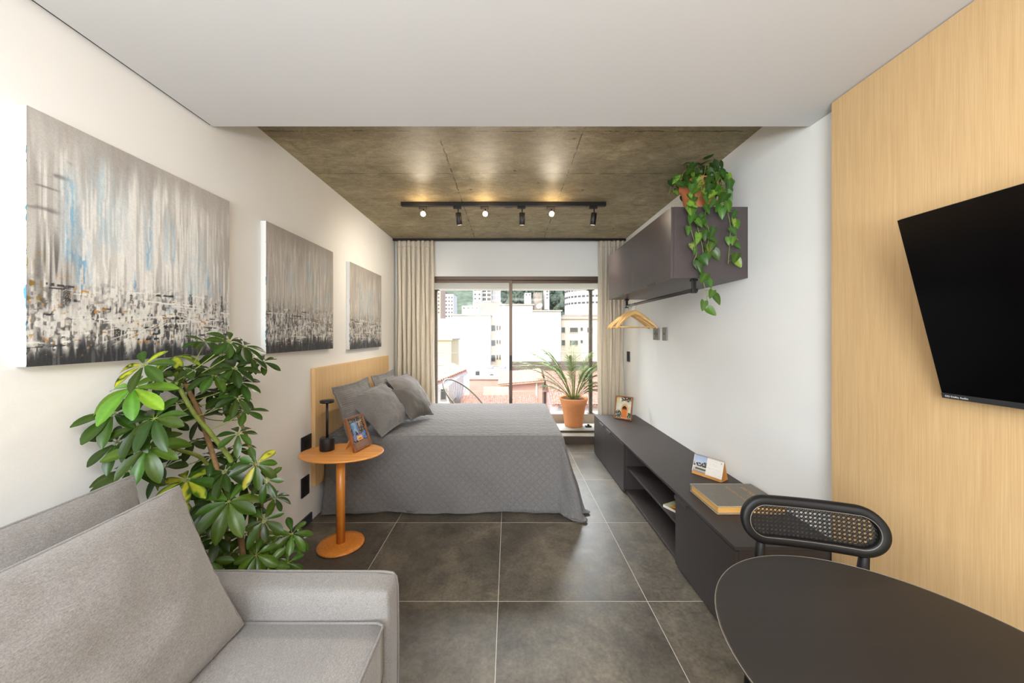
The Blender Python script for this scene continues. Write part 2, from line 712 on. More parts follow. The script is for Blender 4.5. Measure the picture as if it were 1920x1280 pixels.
def mk_canvas_side():
    n = N('canvas_edge')
    c = n.n('TexCoord').outputs['Object']
    sp = n.n('SeparateXYZ', {0: c})
    f = n.noise(c, 14, 5, 0.7)
    near = n.math('MULTIPLY', n.math('ADD', sp.outputs[0], 0.0), 28.0)      # 0 at wall .. 1 at the painted edge
    k = n.math('GREATER_THAN', n.math('ADD', near, n.math("MULTIPLY", f, 1.6)), 1.78)
    n.base(n.mix(k, rgb(214, 214, 212), rgb(84, 142, 170)))
    n.p(Roughness=0.8)
    return n.m


MT['wall'] = mk_wall()
MT['ceil'] = mk_ceiling_white()
MT['floor'] = mk_floor()
MT['concrete'] = mk_concrete()
MT['oak'] = mk_wood('light_oak_veneer', rgb(185, 151, 106), rgb(195, 161, 115), rgb(205, 173, 127), 'z', 420, 0.5, 'Position', 0.3)
MT['oakedge'] = mk_wood('light_oak_edge', rgb(188, 148, 92), rgb(204, 163, 105), rgb(216, 178, 120), 'z', 120, 0.5)
MT['head'] = mk_wood('headboard_oak', rgb(201, 164, 114), rgb(219, 182, 131), rgb(234, 199, 149), 'z', 230, 0.5, 'Position')
MT['honey'] = mk_wood('honey_varnished_wood', rgb(186, 109, 40), rgb(207, 127, 50), rgb(221, 146, 65), 'z', 60, 0.28)
MT['honeytop'] = mk_wood('honey_table_wood', rgb(202, 128, 59), rgb(221, 148, 72), rgb(235, 165, 91), 'x', 60, 0.35)
MT['hanger'] = mk_wood('hanger_beech', rgb(206, 156, 94), rgb(222, 176, 112), rgb(232, 192, 132), 'x', 90, 0.4)
MT['frame'] = mk_wood('frame_walnut', rgb(92, 52, 24), rgb(124, 72, 34), rgb(150, 92, 48), 'z', 90, 0.35)
MT['console'] = simple('graphite_laminate', rgb(55, 48, 46), 0.5, 0, 0.06, 30, 0.05, 500, spec=0.4)
MT['cabinet'] = simple('graphite_cabinet_laminate', rgb(70, 61, 61), 0.38, 0, 0.06, 30, 0.05, 500)
MT['pull'] = simple('dark_handle_metal', rgb(66, 63, 62), 0.4, 0.5)
MT['tabletop'] = mk_wood('dark_stained_table_wood', rgb(19, 17, 16), rgb(25, 21, 19), rgb(30, 25, 23), 'x', 60, 0.5, 'Object', 0.5)
MT['blackwood'] = simple('black_lacquered_wood', rgb(13, 12, 12), 0.5, 0, 0.1, 20, spec=0.3)
MT['cane'] = simple('black_cane', rgb(20, 19, 18), 0.5, 0, 0.2, 80, spec=0.3)
MT['black'] = simple('matt_black_metal', rgb(30, 28, 28), 0.45, 0.3)
MT['blackplastic'] = simple('black_plastic', rgb(26, 27, 30), 0.4)
MT['screen'] = simple('tv_screen_glass', rgb(3, 3, 4), 0.15, 0, spec=0.25)
MT['bezel'] = simple('tv_bezel_grey', rgb(70, 70, 72), 0.35, 0.6)
MT['sofa'] = mk_fabric('light_grey_tweed', rgb(102, 99, 97), rgb(140, 137, 134), 900, 0.92, 0.35)
MT['sofapipe'] = mk_fabric('grey_piping', rgb(100, 97, 95), rgb(131, 127, 125), 900)
MT['quilt'] = mk_quilt('quilted_grey_cotton', rgb(90, 87, 86), rgb(122, 119, 117), 'diamond', 0.062, 1.0)
MT['sham'] = mk_quilt('ribbed_grey_sham', rgb(98, 94, 91), rgb(122, 118, 115), 'rib', 0.017, 0.45)
MT['pillow'] = mk_fabric('grey_chambray', rgb(89, 86, 83), rgb(121, 117, 115), 500, 0.9, 0.2)
MT['satin'] = simple('smooth_grey_sateen', rgb(84, 80, 76), 0.8, 0, 0.05, 12, 0.05, 30, spec=0.2)
MT['sheet'] = simple('grey_bed_sheet', rgb(150, 148, 146), 0.85)
MT['leaf'] = mk_leaf()
MT['palmleaf'] = mk_leaf('palm_leaf', 0.45)
MT['stem'] = simple('woody_stem', rgb(128, 98, 62), 0.7, 0, 0.3, 40, 0.4, 90)
MT['greenstem'] = simple('green_stem', rgb(116, 130, 56), 0.5, 0, 0.25, 40)
MT['terracotta'] = simple('terracotta', rgb(241, 156, 98), 0.7, 0, 0.05, 12, 0.1, 150)
MT['terracotta2'] = simple('terracotta_small', rgb(196, 118, 76), 0.7, 0, 0.08, 12, 0.1, 150)
MT['soil'] = simple('potting_soil', rgb(84, 56, 38), 0.95, 0, 0.6, 60, 1.0, 60)
MT['curtain'] = mk_curtain()
MT['glass'] = mk_glass()
MT['alu'] = simple('bronze_aluminium', rgb(92, 76, 64), 0.4, 0.5)
MT['post'] = simple('grey_steel_post', rgb(98, 88, 78), 0.55, 0.3, 0.2, 30)
MT['cable'] = simple('steel_cable', rgb(214, 214, 212), 0.35, 0.6)
MT['balcony'] = simple('balcony_screed', rgb(176, 174, 164), 0.5, 0, 0.08, 6)
MT['step'] = simple('dark_granite_step', rgb(74, 62, 54), 0.35, 0, 0.15, 30)
MT['kerb'] = simple('kerb_concrete', rgb(176, 164, 148), 0.8, 0, 0.08, 6)
MT['render'] = simple('balcony_render', rgb(246, 242, 234), 0.85)
MT['print'] = mk_paint('printed_colour', 0.45)
MT['gloss'] = mk_paint('glossy_photo', 0.18)
MT['artpaint'] = mk_paint('acrylic_paint', 0.55, 0.35)
MT['canvas'] = mk_canvas_side()
MT['lens'] = mk_emit('warm_lamp_lens', (1.0, 0.72, 0.38), 14.0)
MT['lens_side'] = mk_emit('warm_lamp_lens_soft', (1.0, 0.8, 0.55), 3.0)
MT['chrome'] = simple('chrome', rgb(200, 200, 200), 0.15, 1.0)
MT['kraft'] = simple('kraft_board', rgb(206, 148, 78), 0.7, 0, 0.06, 20)
MT['paper'] = simple('page_block', rgb(220, 170, 96), 0.85, 0, 0.12, 12, 0.3, 20, (1, 1, 60))
MT['whitepaper'] = simple('white_paper', rgb(226, 218, 208), 0.8)
MT['bookcloth'] = simple('olive_grey_bookcloth', rgb(112, 106, 96), 0.75, 0, 0.06, 40, 0.2, 700)
MT['wornedge'] = simple('worn_board_edge', rgb(190, 176, 152), 0.85, 0, 0.35, 160)
MT['gold'] = simple('gold_foil', rgb(196, 140, 62), 0.4, 0.4)
MT['whiteink'] = simple('white_ink', rgb(220, 220, 220), 0.6)
MT['base'] = simple('dark_blue_grey_skirting', rgb(52, 58, 68), 0.45)
MT['plate'] = simple('grey_switch_plate', rgb(122, 116, 108), 0.4, 0.4)
MT['rope'] = simple('beige_cord', rgb(176, 160, 136), 0.8)
# outside
MT['ext_white'] = simple('white_render', rgb(240, 238, 234), 0.9, 0, 0.03, 0.3)
MT['ext_cream'] = simple('cream_render', rgb(232, 218, 196), 0.9, 0, 0.04, 0.4)
MT['ext_yellow'] = simple('pale_yellow_render', rgb(238, 216, 176), 0.9, 0, 0.04, 0.4)
MT['ext_pink'] = simple('pink_render', rgb(212, 176, 160), 0.9, 0, 0.12, 0.8)
MT['ext_palepink'] = simple('pale_pink_render', rgb(244, 228, 222), 0.9, 0, 0.06, 0.8)
MT['ext_grey'] = simple('stained_grey_render', rgb(170, 160, 150), 0.9, 0, 0.25, 0.7)
MT['ext_glass'] = simple('dark_window_glass', rgb(92, 94, 94), 0.3)
MT['ext_frame'] = simple('window_surround', rgb(190, 182, 170), 0.7)
MT['ext_brick'] = simple('orange_brick_render', rgb(216, 186, 168), 0.9, 0, 0.1, 2)
MT['ext_stone'] = simple('rubble_stone', rgb(116, 103, 94), 0.95, 0, 0.35, 2.5, 0.5, 4, (1, 1, 4))
MT['rooftile'] = simple('clay_roof_tile', rgb(220, 166, 142), 0.85, 0, 0.35, 6)
MT['rooftiledark'] = simple('weathered_roof_tile', rgb(196, 152, 134), 0.9, 0, 0.5, 14)
MT['rooflight'] = simple('orange_roof_tile', rgb(240, 190, 164), 0.85, 0, 0.2, 6)
MT['metalsheet'] = simple('corrugated_sheet', rgb(200, 200, 202), 0.6, 0.2)
MT['tree'] = simple('hill_foliage', rgb(84, 98, 84), 0.95, 0, 0.55, 1.4, 1.0, 2.5)  # leaf green greyed in the colour to stand for distance haze
MT['hillgreen'] = simple('hillside_scrub', rgb(104, 118, 100), 0.95, 0, 0.5, 0.25)
MT['ground'] = simple('street_ground', rgb(150, 146, 140), 0.95, 0, 0.1, 0.2)
# ================================================================== THE ROOM
XL, XR = -1.52, 1.533
YB = 4.78           # window wall
YR = -2.5           # wall behind the photographer
ZC = 2.685          # concrete slab
ZD = 2.488          # dropped white ceiling
YD = 1.812          # where the dropped ceiling ends
XP = 1.47           # face of the oak panelling
YP = 1.622          # where the oak panelling ends

struct('floor', B(-1.7, 1.7, YR - 0.1, 4.66, -0.1, 0.0), MT['floor'], 'large square grey porcelain floor tiles with thin pale grout')
struct('wall_left', B(-1.66, XL, YR - 0.1, YB + 0.12, 0.0, ZC + 0.1), MT['wall'], 'long white wall on the left behind the paintings')
struct('wall_right', B(XR, 1.68, YR - 0.1, YB + 0.12, 0.0, ZC + 0.1), MT['wall'], 'white wall on the right above the low console')
struct('ceiling', B(XL, XR, YD - 0.4, YB + 0.1, ZC, ZC + 0.12), MT['concrete'], 'bare board-marked concrete slab above the bed')
bm = B(XL + 0.014, XR, YR, YD, ZD, ZD + 0.10)
struct('ceiling_dropped', bm, MT['ceil'], 'smooth white dropped ceiling over the sofa and table')
struct('ceiling_rear', B(XL, XR, YR, YD - 0.4, ZC, ZC + 0.12), MT['ceil'])
struct('gap_shade_strip', B(XL, XL + 0.0138, YR, YD - 0.002, ZD + 0.006, ZD + 0.09), MT['black'], 'black strip standing for the shade in the gap along the dropped ceiling')  # black strip laid in the ceiling gap to paint its shade
# window wall: header and returns
WX0, WX1 = -1.25, 1.43
ZH = 2.21
bm = B(XL, XR, YB, YB + 0.14, ZH, ZC)
box(bm, XL, WX0, YB, YB + 0.14, 0.0, ZH)
box(bm, WX1, XR, YB, YB + 0.14, 0.0, ZH)
struct('wall_far', bm, MT['wall'], 'white header wall above the sliding glass door')
# unseen rear wall, with an opening added for the daylight fill
bm = B(XL, XR, YR - 0.1, YR, 0.0, 0.55)
box(bm, XL, XR, YR - 0.1, YR, 2.5, ZC)
box(bm, XL, -1.45, YR - 0.1, YR, 0.55, 2.5)
box(bm, 1.05, XR, YR - 0.1, YR, 0.55, 2.5)
struct('wall_rear', bm, MT['wall'])
# oak panelling on the right
struct('wall_right_panelling', B(XP, XR - 0.002, YR, YP, 0.0, ZD - 0.004), MT['oak'], 'tall light oak veneer panelling on the right wall')
struct('trim_1', B(XL, XL + 0.012, YR, 2.735, 0.0, 0.07), MT['base'], 'dark blue-grey skirting board along the left wall')
struct('trim_2', B(XL, XL + 0.012, 4.42, YB, 0.0, 0.07), MT['base'])
# threshold step and balcony
struct('trim_3', B(XL, XR, 4.64, 4.668, 0.0, 0.10), MT['step'], 'dark stone riser of the balcony step')
struct('floor_balcony', B(-1.7, 1.7, 4.668, 5.60, -0.1, 0.10), MT['balcony'], 'raised pale screed floor of the balcony')
struct('trim_4', B(-1.7, 1.7, 5.40, 5.60, 0.10, 0.225), MT['kerb'], 'low concrete kerb under the balcony posts')
struct('wall_balcony_right', B(1.40, 1.56, YB + 0.14, 5.6, 0.10, 2.45), MT['render'])
struct('wall_balcony_left', B(-1.56, -1.28, YB + 0.14, 5.6, 0.10, 2.45), MT['render'])
bm = B(-1.6, 1.6, YB + 0.14, 5.7, 2.42, 2.55)
box(bm, -1.6, 1.6, 5.34, 5.56, 2.115, 2.42)
struct('ceiling_balcony', bm, MT['render'], 'pale beam over the balcony opening')

# sliding glass door
d = thing('door_1', 'bronze aluminium sliding glass door onto the balcony', None, (0.09, YB + 0.06, 0.10))
d['kind'] = 'structure'
fr = B(WX0, WX1, YB + 0.01, YB + 0.12, 2.165, ZH)
box(fr, WX0, WX1, YB + 0.03, YB + 0.11, 0.1002, 0.104)
box(fr, WX0, WX0 + 0.03, YB + 0.01, YB + 0.12, 0.115, 2.165)
box(fr, WX1 - 0.03, WX1, YB + 0.01, YB + 0.12, 0.115, 2.165)
obj('door_frame', fr, MT['alu'], d, bevel=0.002)


def sash(x0, x1, y, name):
    s_ = 0.042
    b2 = B(x0, x0 + s_, y - 0.014, y + 0.014, 0.105, 2.163)
    box(b2, x1 - s_, x1, y - 0.014, y + 0.014, 0.105, 2.163)
    box(b2, x0 + s_, x1 - s_, y - 0.008, y + 0.008, 0.105, 0.117)
    box(b2, x0 + s_, x1 - s_, y - 0.014, y + 0.014, 2.13, 2.163)
    o = obj(name, b2, MT['alu'], d, bevel=0.002)
    g = obj('glass_pane', B(x0 + s_ - 0.005, x1 - s_ + 0.005, y - 0.003, y + 0.003, 0.112, 2.135), MT['glass'], o)
    return o


sash(WX0 + 0.031, 0.048, YB + 0.040, 'sliding_panel')
sash(0.005, WX1 - 0.031, YB + 0.090, 'sliding_panel')
h_ = NB()
box(h_, 0.012, 0.04, YB + 0.012, YB + 0.026, 0.95, 1.15)
obj('handle', h_, MT['black'], d, bevel=0.003)
# frame of the unseen rear window, added around the daylight fill
w = thing('added_window_1', 'wide unseen rear window added for the daylight fill', None, (-0.2, YR - 0.05, 0.55))
w['kind'] = 'structure'
fr = B(-1.45, 1.05, YR - 0.08, YR - 0.03, 0.55, 0.59)
box(fr, -1.45, 1.05, YR - 0.08, YR - 0.03, 2.46, 2.5)
box(fr, -1.45, -1.41, YR - 0.08, YR - 0.03, 0.59, 2.46)
box(fr, 1.01, 1.05, YR - 0.08, YR - 0.03, 0.59, 2.46)
box(fr, -0.22, -0.18, YR - 0.08, YR - 0.03, 0.59, 2.46)
obj('window_frame', fr, MT['alu'], w)

# balcony posts and cables
for px, lab in ((817.3, 'grey steel balcony post at the left, near the linen curtain'), (1107, 'grey steel balcony post at the right, behind the potted palm')):
    X = (px - VX) / F * 5.46
    t = thing('balcony_post', lab, 'post', (X, 5.46, 0.225), 'steel posts of the balcony railing')
    obj('shaft', B(X - 0.024, X + 0.024, 5.43, 5.49, 0.232, 2.105), MT['post'], t, bevel=0.002)
    obj('base_plate', B(X - 0.05, X + 0.05, 5.41, 5.51, 0.2255, 0.233), MT['post'], t)
    obj('top_plate', B(X - 0.05, X + 0.05, 5.41, 5.51, 2.105, 2.114), MT['post'], t)
names = ['topmost of the five', 'second from the top', 'middle one of the five', 'second from the bottom', 'lowest of the five']
for z, nm in zip((1.15, 0.955, 0.76, 0.565, 0.37), names):
    t = T([(-1.279, 5.46, z), (0, 5.457, z - 0.004), (1.399, 5.46, z)], 0.0032, 6)
    tag(obj('railing_cable', t, MT['cable']), 'thin steel cable across the balcony opening, ' + nm, 'railing cable', 'steel cables of the balcony railing')
# small black door shoe on the balcony floor
bm = B(1.10, 1.19, 5.10, 5.16, 0.10, 0.118)
box(bm, 1.13, 1.16, 5.115, 5.145, 0.118, 0.14)
tag(obj('floor_stop', bm, MT['black'], bevel=0.004), 'small black stop on the balcony floor right of the terracotta pot', 'door stop')

# ------------------------------------------------------------------ curtains
def curtain(x0, x1, y, name, label, folds, z0=0.02, z1=2.655, flare=0.0, phase=0.0):
    rs = random.Random(len(label))
    offs = [rs.uniform(-0.6, 0.6) for _ in range(folds + 3)]
    def fn(u, v):
        # v: 0 bottom .. 1 top
        w_ = u * folds
        k = int(w_)
        ph = w_ * 2 * math.pi + phase + (offs[k] * (1 - (w_ - k)) + offs[k + 1] * (w_ - k)) * (1 - v) * 1.4
        amp = 0.020 + 0.028 * (1 - v) ** 0.7
        if v > 0.965: amp *= 0.75
        a = math.sin(ph)
        a = math.copysign(abs(a) ** 0.75, a)
        X = x0 + (x1 - x0) * u + 0.010 * math.sin(ph * 2 + v * 3) + flare * (1 - v) * (u - 0.5)
        X += 0.006 * math.sin(v * 9 + u * 20)
        Y = y + amp * a + 0.008 * math.sin(v * 6 + u * 31)
        return (X, Y, z0 + (z1 - z0) * v)
    t = thing(name, label, 'curtain', ((x0 + x1) / 2, y, z0))
    bm = gridm(fn, folds * 14, 40)
    obj('cloth', bm, MT['curtain'], t, solid=0.003)
    hd = gridm(lambda u, v: (lambda p: (p[0], p[1] - 0.004, p[2]))(fn(u, 0.967 + 0.033 * v)), folds * 14, 3)
    obj('pleat_tape', hd, MT['curtain'], t, solid=0.003)
    return t


curtain(-1.475, -0.985, 4.665, 'linen_curtain', 'beige linen curtain bunched at the left of the glass door, beside the headboard', 8, z0=0.106)
curtain(1.178, 1.505, 4.665, 'linen_curtain', 'beige linen curtain bunched at the right of the glass door, behind the wall cupboard', 6, z0=0.106, phase=1.0)
t = thing('curtain_track', 'thin dark curtain track under the concrete slab', 'curtain track', (0, 4.665, 2.66))
obj('rail', B(-1.515, 1.53, 4.65, 4.68, 2.658, 2.684), MT['black'], t)

# ------------------------------------------------------------------ paintings
def art(seed, n=330):
    rs = np.random.RandomState(seed)
    H = Wd = n
    v = np.linspace(0, 1, H)[:, None] * np.ones((1, Wd))
    u = np.linspace(0, 1, Wd)[None] * np.ones((H, 1))
    NZ = lambda a, b: vnoise(rs, a, b, H, Wd)
    gr = rs.rand(H, Wd)
    k1 = seed == 1
    base = [0.70, 0.69, 0.675] if k1 else [0.665, 0.64, 0.615]
    img = np.ones((H, Wd, 3)) * np.array(base)
    img += (NZ(4, 5)[..., None] - 0.5) * 0.09
    img += (NZ(10, 110)[..., None] - 0.5) * 0.05
    # pale scraped centre
    cen = sst(-0.02, 0.32, u + 0.12 * (NZ(6, 10) - 0.5)) * (1 - sst(0.66, 1.0, u))
    band = (1 - sst(0.74, 0.95, v + 0.22 * (NZ(2, 50) - 0.5))) * sst(0.10, 0.36, v)
    img = over(img, cen * band * (0.55 + 0.45 * sst(0.3, 0.6, NZ(3, 34))) * (0.95 if k1 else 0.8), [0.855, 0.85, 0.84] if k1 else [0.76, 0.74, 0.71])
    img = over(img, sst(0.48, 0.64, NZ(6, 130)) * band * 0.7, [0.90, 0.895, 0.88] if k1 else [0.82, 0.80, 0.77])
    img = over(img, sst(0.60, 0.74, NZ(5, 90)) * (1 - sst(0.7, 0.95, v)) * 0.45, [0.60, 0.585, 0.57])
    img = over(img, sst(0.60, 0.72, NZ(3, 26)) * sst(0.55, 0.75, v) * 0.35, [0.585, 0.56, 0.54])
    # blue drips: a washed halo plus a denser broken core
    for (c, w_, a, b, al, cc) in BLUES[seed]:
        cx = c + 0.012 * (NZ(8, 1) - 0.5)
        g = np.exp(-((u - cx) / w_) ** 2) * sst(a - 0.02, a + 0.05, v) * (1 - sst(b - 0.14, b, v))
        img = over(img, g * al * 0.6 * sst(0.2, 0.6, NZ(5, 60)), [0.66, 0.76, 0.82])
        g2 = np.exp(-((u - cx) / (w_ * 0.6)) ** 2) * sst(a - 0.02, a + 0.03, v) * (1 - sst(b - 0.2, b, v))
        img = over(img, g2 * al * sst(0.44, 0.62, NZ(16, 150) * 0.65 + NZ(60, 160) * 0.35) * 0.8, cc)
    # soft grey towers rising out of the dark foot
    for k in range(70 if k1 else 120):
        c = rs.rand(); w_ = 0.002 + 0.010 * rs.rand() ** 2; h_ = 0.16 + (0.30 if k1 else 0.42) * rs.rand() ** 1.6
        if k1 and 0.28 < c < 0.6: h_ *= 0.7
        m = np.exp(-((u - c) / w_) ** 4) * (v < h_) * sst(0.36, 0.60, NZ(7, 120))
        m = m * (1 - sst(h_ * 0.55, h_, v))
        img = over(img, m * rs.uniform(0.35, 0.85), rs.choice([0.20, 0.30, 0.44, 0.5]) * np.array([1, 0.985, 0.985]))
    # dense small marks of the skyline band
    top = 0.40 if k1 else 0.46
    low = 1 - sst(0.22, top, v + 0.05 * (NZ(4, 30) - 0.5))
    img = over(img, low * sst(0.60, 0.70, NZ(46, 120)) * 0.75, [0.24, 0.235, 0.24])
    img = over(img, low * sst(0.60, 0.68, NZ(90, 60)) * 0.55, [0.34, 0.33, 0.33])
    img = over(img, low * sst(0.62, 0.72, NZ(30, 130)) * 0.85, [0.86, 0.85, 0.835])
    for k in range(150):
        c = rs.rand(); w_ = 0.003 + 0.012 * rs.rand() ** 2; z0 = rs.rand() * 0.28; h_ = 0.01 + 0.09 * rs.rand() ** 2
        m = (np.abs(u - c) < w_) & (v > z0) & (v < z0 + h_) & (gr > 0.25)
        img = over(img, m * (0.3 + 0.6 * rs.rand()), [0.14, 0.14, 0.155] if rs.rand() < 0.55 else [0.85, 0.84, 0.82])
    for k in range(44):
        z0 = 0.05 + 0.30 * rs.rand(); c = rs.rand(); l_ = 0.02 + 0.12 * rs.rand() ** 2; h_ = 0.0015 + 0.004 * rs.rand()
        m = (np.abs(v - z0 - rs.uniform(-0.06, 0.06) * (u - c)) < h_) & (np.abs(u - c) < l_) & (NZ(60, 90) > 0.35)
        img = over(img, m * 0.9, [0.12, 0.12, 0.13] if rs.rand() < 0.5 else [0.88, 0.88, 0.86])
    # knife-scraped white patches
    m = sst(0.54, 0.62, NZ(24, 30) * 0.6 + NZ(60, 70) * 0.4) * (1 - sst(0.20, 0.36, v)) * sst(0.03, 0.10, v)
    img = over(img, m * (0.85 if k1 else 0.5), [0.84, 0.835, 0.82])
    # thin pale perspective lines
    cxp = 0.62 if k1 else 0.55
    for k in range(8):
        z0 = 0.23; a = rs.uniform(0.12, 0.8); s_ = rs.choice([-1, 1])
        d_ = np.abs((v - z0) + s_ * a * (u - cxp)) / math.hypot(1, a)
        m = (d_ < 0.0022) & (v < z0) & (np.abs(u - cxp) < 0.36) & (NZ(30, 30) > 0.36)
        img = over(img, m * 0.75, [0.88, 0.87, 0.85])
    # black foot
    m = 1 - sst(0.0, 0.07, v - (0.02 if k1 else 0.05) + 0.09 * (NZ(3, 70) - 0.5) + 0.06 * (NZ(2, 7) - 0.5))
    img = over(img, m * 0.95, [0.16, 0.165, 0.185])
    img = over(img, m * sst(0.62, 0.74, NZ(8, 120)) * 0.6, [0.42, 0.42, 0.44])
    # grey/black smear at the left edge
    m = (1.0 if k1 else 0.0) * np.exp(-((u - 0.08) / 0.06) ** 2) * sst(0.18, 0.3, v) * (1 - sst(0.42, 0.60, v)) * sst(0.4, 0.66, NZ(4, 110))
    img = over(img, m * 0.75, [0.26, 0.25, 0.25])
    # ochre flecks
    m = sst(0.80, 0.83, NZ(90, 84) * 0.75 + NZ(30, 20) * 0.25) * (1 - sst(0.30, 0.40, v)) * sst(0.015, 0.05, v) * sst(0.48, 0.56, NZ(5, 9))
    img = over(img, m * 0.95, [0.72, 0.50, 0.17])
    m = (1.0 if k1 else 0.25) * np.exp(-((u - 0.015) / 0.03) ** 2) * sst(0.24, 0.27, v) * (1 - sst(0.36, 0.50, v)) * sst(0.5, 0.62, NZ(34, 90))
    img = over(img, m * 0.9, [0.50, 0.39, 0.12])
    # warm grey brushed over the top and the right margin
    m = sst(0.88, 1.0, v + 0.10 * (NZ(3, 30) - 0.5)) * 0.8 + sst(0.80, 1.0, u + 0.12 * (NZ(4, 14) - 0.5)) * sst(0.38, 0.6, v) * 0.7
    img = over(img, m * 0.7, [0.64, 0.62, 0.60] if k1 else [0.60, 0.575, 0.55])
    if k1:
        for (a, b, c, d_) in ((0.09, 0.84, 0.05, 0.006), (0.08, 0.77, 0.05, 0.009), (0.06, 0.71, 0.04, 0.004), (0.05, 0.62, 0.05, 0.01)):
            m = np.exp(-((u - a) / c) ** 4 - ((v - b) / d_) ** 2) * sst(0.35, 0.6, NZ(60, 20))
            img = over(img, m * 0.6, [0.34, 0.33, 0.33])
    img += (gr[..., None] - 0.5) * 0.05
    return np.clip(img, 0.02, 0.95)


bl1 = [0.40, 0.62, 0.78]; bl2 = [0.62, 0.73, 0.79]; bl3 = [0.16, 0.42, 0.66]
BLUES = {
    1: [(0.14, 0.035, 0.42, 0.86, 0.85, bl1), (0.18, 0.03, 0.30, 0.62, 0.9, [0.30, 0.56, 0.76]), (0.25, 0.05, 0.5, 0.98, 0.55, bl2),
        (0.47, 0.025, 0.45, 0.88, 0.7, bl1), (0.56, 0.02, 0.5, 0.85, 0.6, bl2), (0.60, 0.015, 0.5, 0.85, 0.6, bl1), (0.40, 0.012, 0.30, 0.50, 0.95, bl3),
        (0.70, 0.010, 0.30, 0.47, 1.0, bl3), (0.715, 0.010, 0.30, 0.45, 1.0, bl3), (0.85, 0.012, 0.33, 0.46, 0.9, bl3), (0.83, 0.02, 0.3, 0.6, 0.6, bl1),
        (0.92, 0.02, 0.38, 0.52, 0.7, bl3), (0.58, 0.03, 0.2, 0.45, 0.6, bl1), (0.33, 0.10, 0.5, 0.9, 0.3, bl2), (0.75, 0.08, 0.35, 0.8, 0.35, bl2)],
    2: [(0.63, 0.016, 0.5, 0.80, 0.8, bl1), (0.70, 0.02, 0.35, 0.55, 0.85, bl1), (0.90, 0.03, 0.42, 0.66, 0.7, bl1), (0.3, 0.05, 0.5, 0.8, 0.4, bl2),
        (0.55, 0.03, 0.6, 0.9, 0.5, bl1), (0.84, 0.012, 0.28, 0.45, 0.8, bl3), (0.85, 0.10, 0.72, 0.98, 0.35, bl2)],
    3: [(0.60, 0.03, 0.36, 0.86, 0.9, bl1), (0.30, 0.03, 0.36, 0.95, 0.7, bl1), (0.33, 0.015, 0.3, 0.5, 0.8, bl3), (0.8, 0.03, 0.5, 0.9, 0.5, bl2), (0.45, 0.06, 0.4, 0.9, 0.4, bl2)],
}
for seed, (y0, y1, z0, z1, lab) in {1: (1.097, 1.893, 1.330, 2.137, 'large square abstract city painting nearest the sofa, streaked white and blue over black'),
                                    2: (2.180, 3.010, 1.312, 2.126, 'middle of the three abstract canvases, grey drips above a dark skyline'),
                                    3: (3.326, 4.150, 1.290, 2.112, 'farthest abstract canvas, above the headboard, with one broad blue drip')}.items():
    t = thing('abstract_painting', lab, 'painting', (XL, (y0 + y1) / 2, z0), 'abstract canvases on the left wall')
    obj('canvas', B(XL + 0.001, XL + 0.034, y0, y1, z0, z1), MT['canvas'], t, label='white canvas edge with blue paint smears')
    picture('painted_surface', art(seed, 340 if seed == 1 else 260), (XL + 0.0352, y0, z0), (0, y1 - y0, 0), (0, 0, z1 - z0), MT['artpaint'], t)

# ------------------------------------------------------------------ switches and sockets
def plate(y0, y1, z0, z1, side, label, cat, mat, holes):
    x = XR - 0.001 if side > 0 else XL + 0.001
    th = 0.010
    xa, xb = (x - th, x) if side > 0 else (x, x + th)
    t = thing('switch_plate' if cat == 'light switch' else 'wall_socket', label, cat, (x, (y0 + y1) / 2, z0))
    obj('cover', B(xa, xb, y0, y1, z0, z1), mat, t, bevel=0.003)
    xf = xa - 0.002 if side > 0 else xb
    for (a, b, c, d2) in holes:
        obj('rocker' if cat == 'light switch' else 'socket_insert', B(xf, xf + 0.002, y0 + a * (y1 - y0), y0 + b * (y1 - y0), z0 + c * (z1 - z0), z0 + d2 * (z1 - z0)), MT['black'], t)


plate(3.62, 3.76, 1.375, 1.50, 1, 'grey wall switch plate nearest the coat hangers', 'light switch', MT['plate'], [(0.46, 0.5, 0.25, 0.75), (0.2, 0.24, 0.4, 0.6), (0.7, 0.74, 0.45, 0.6)])
plate(3.44, 3.54, 1.372, 1.50, 1, 'narrow grey wall plate with a single round hole, right of the other plate', 'light switch', MT['plate'], [(0.4, 0.62, 0.45, 0.57)])
plate(4.50, 4.60, 1.085, 1.215, 1, 'black switch plate low on the wall beside the right curtain', 'light switch', MT['blackplastic'], [(0.3, 0.7, 0.3, 0.7)])
plate(2.60, 2.73, 0.565, 0.675, -1, 'black wall socket behind the round side table', 'wall socket', MT['blackplastic'], [(0.25, 0.75, 0.25, 0.75)])
plate(2.60, 2.70, 0.23, 0.375, -1, 'black wall socket low on the wall under the side table', 'wall socket', MT['blackplastic'], [(0.25, 0.75, 0.2, 0.8)])

# ------------------------------------------------------------------ track lights
t = thing('lighting_track', 'long black lighting track fixed under the concrete ceiling', 'lighting track', (-0.05, 3.38, 2.684))
obj('rail', B(-1.02, 0.92, 3.362, 3.398, 2.645, 2.683), MT['black'], t, bevel=0.002)
obj('power_box', L(rprof(0.055, 2.662, 2.6845), (0.0, 3.425, 0), 28), MT['black'], t)


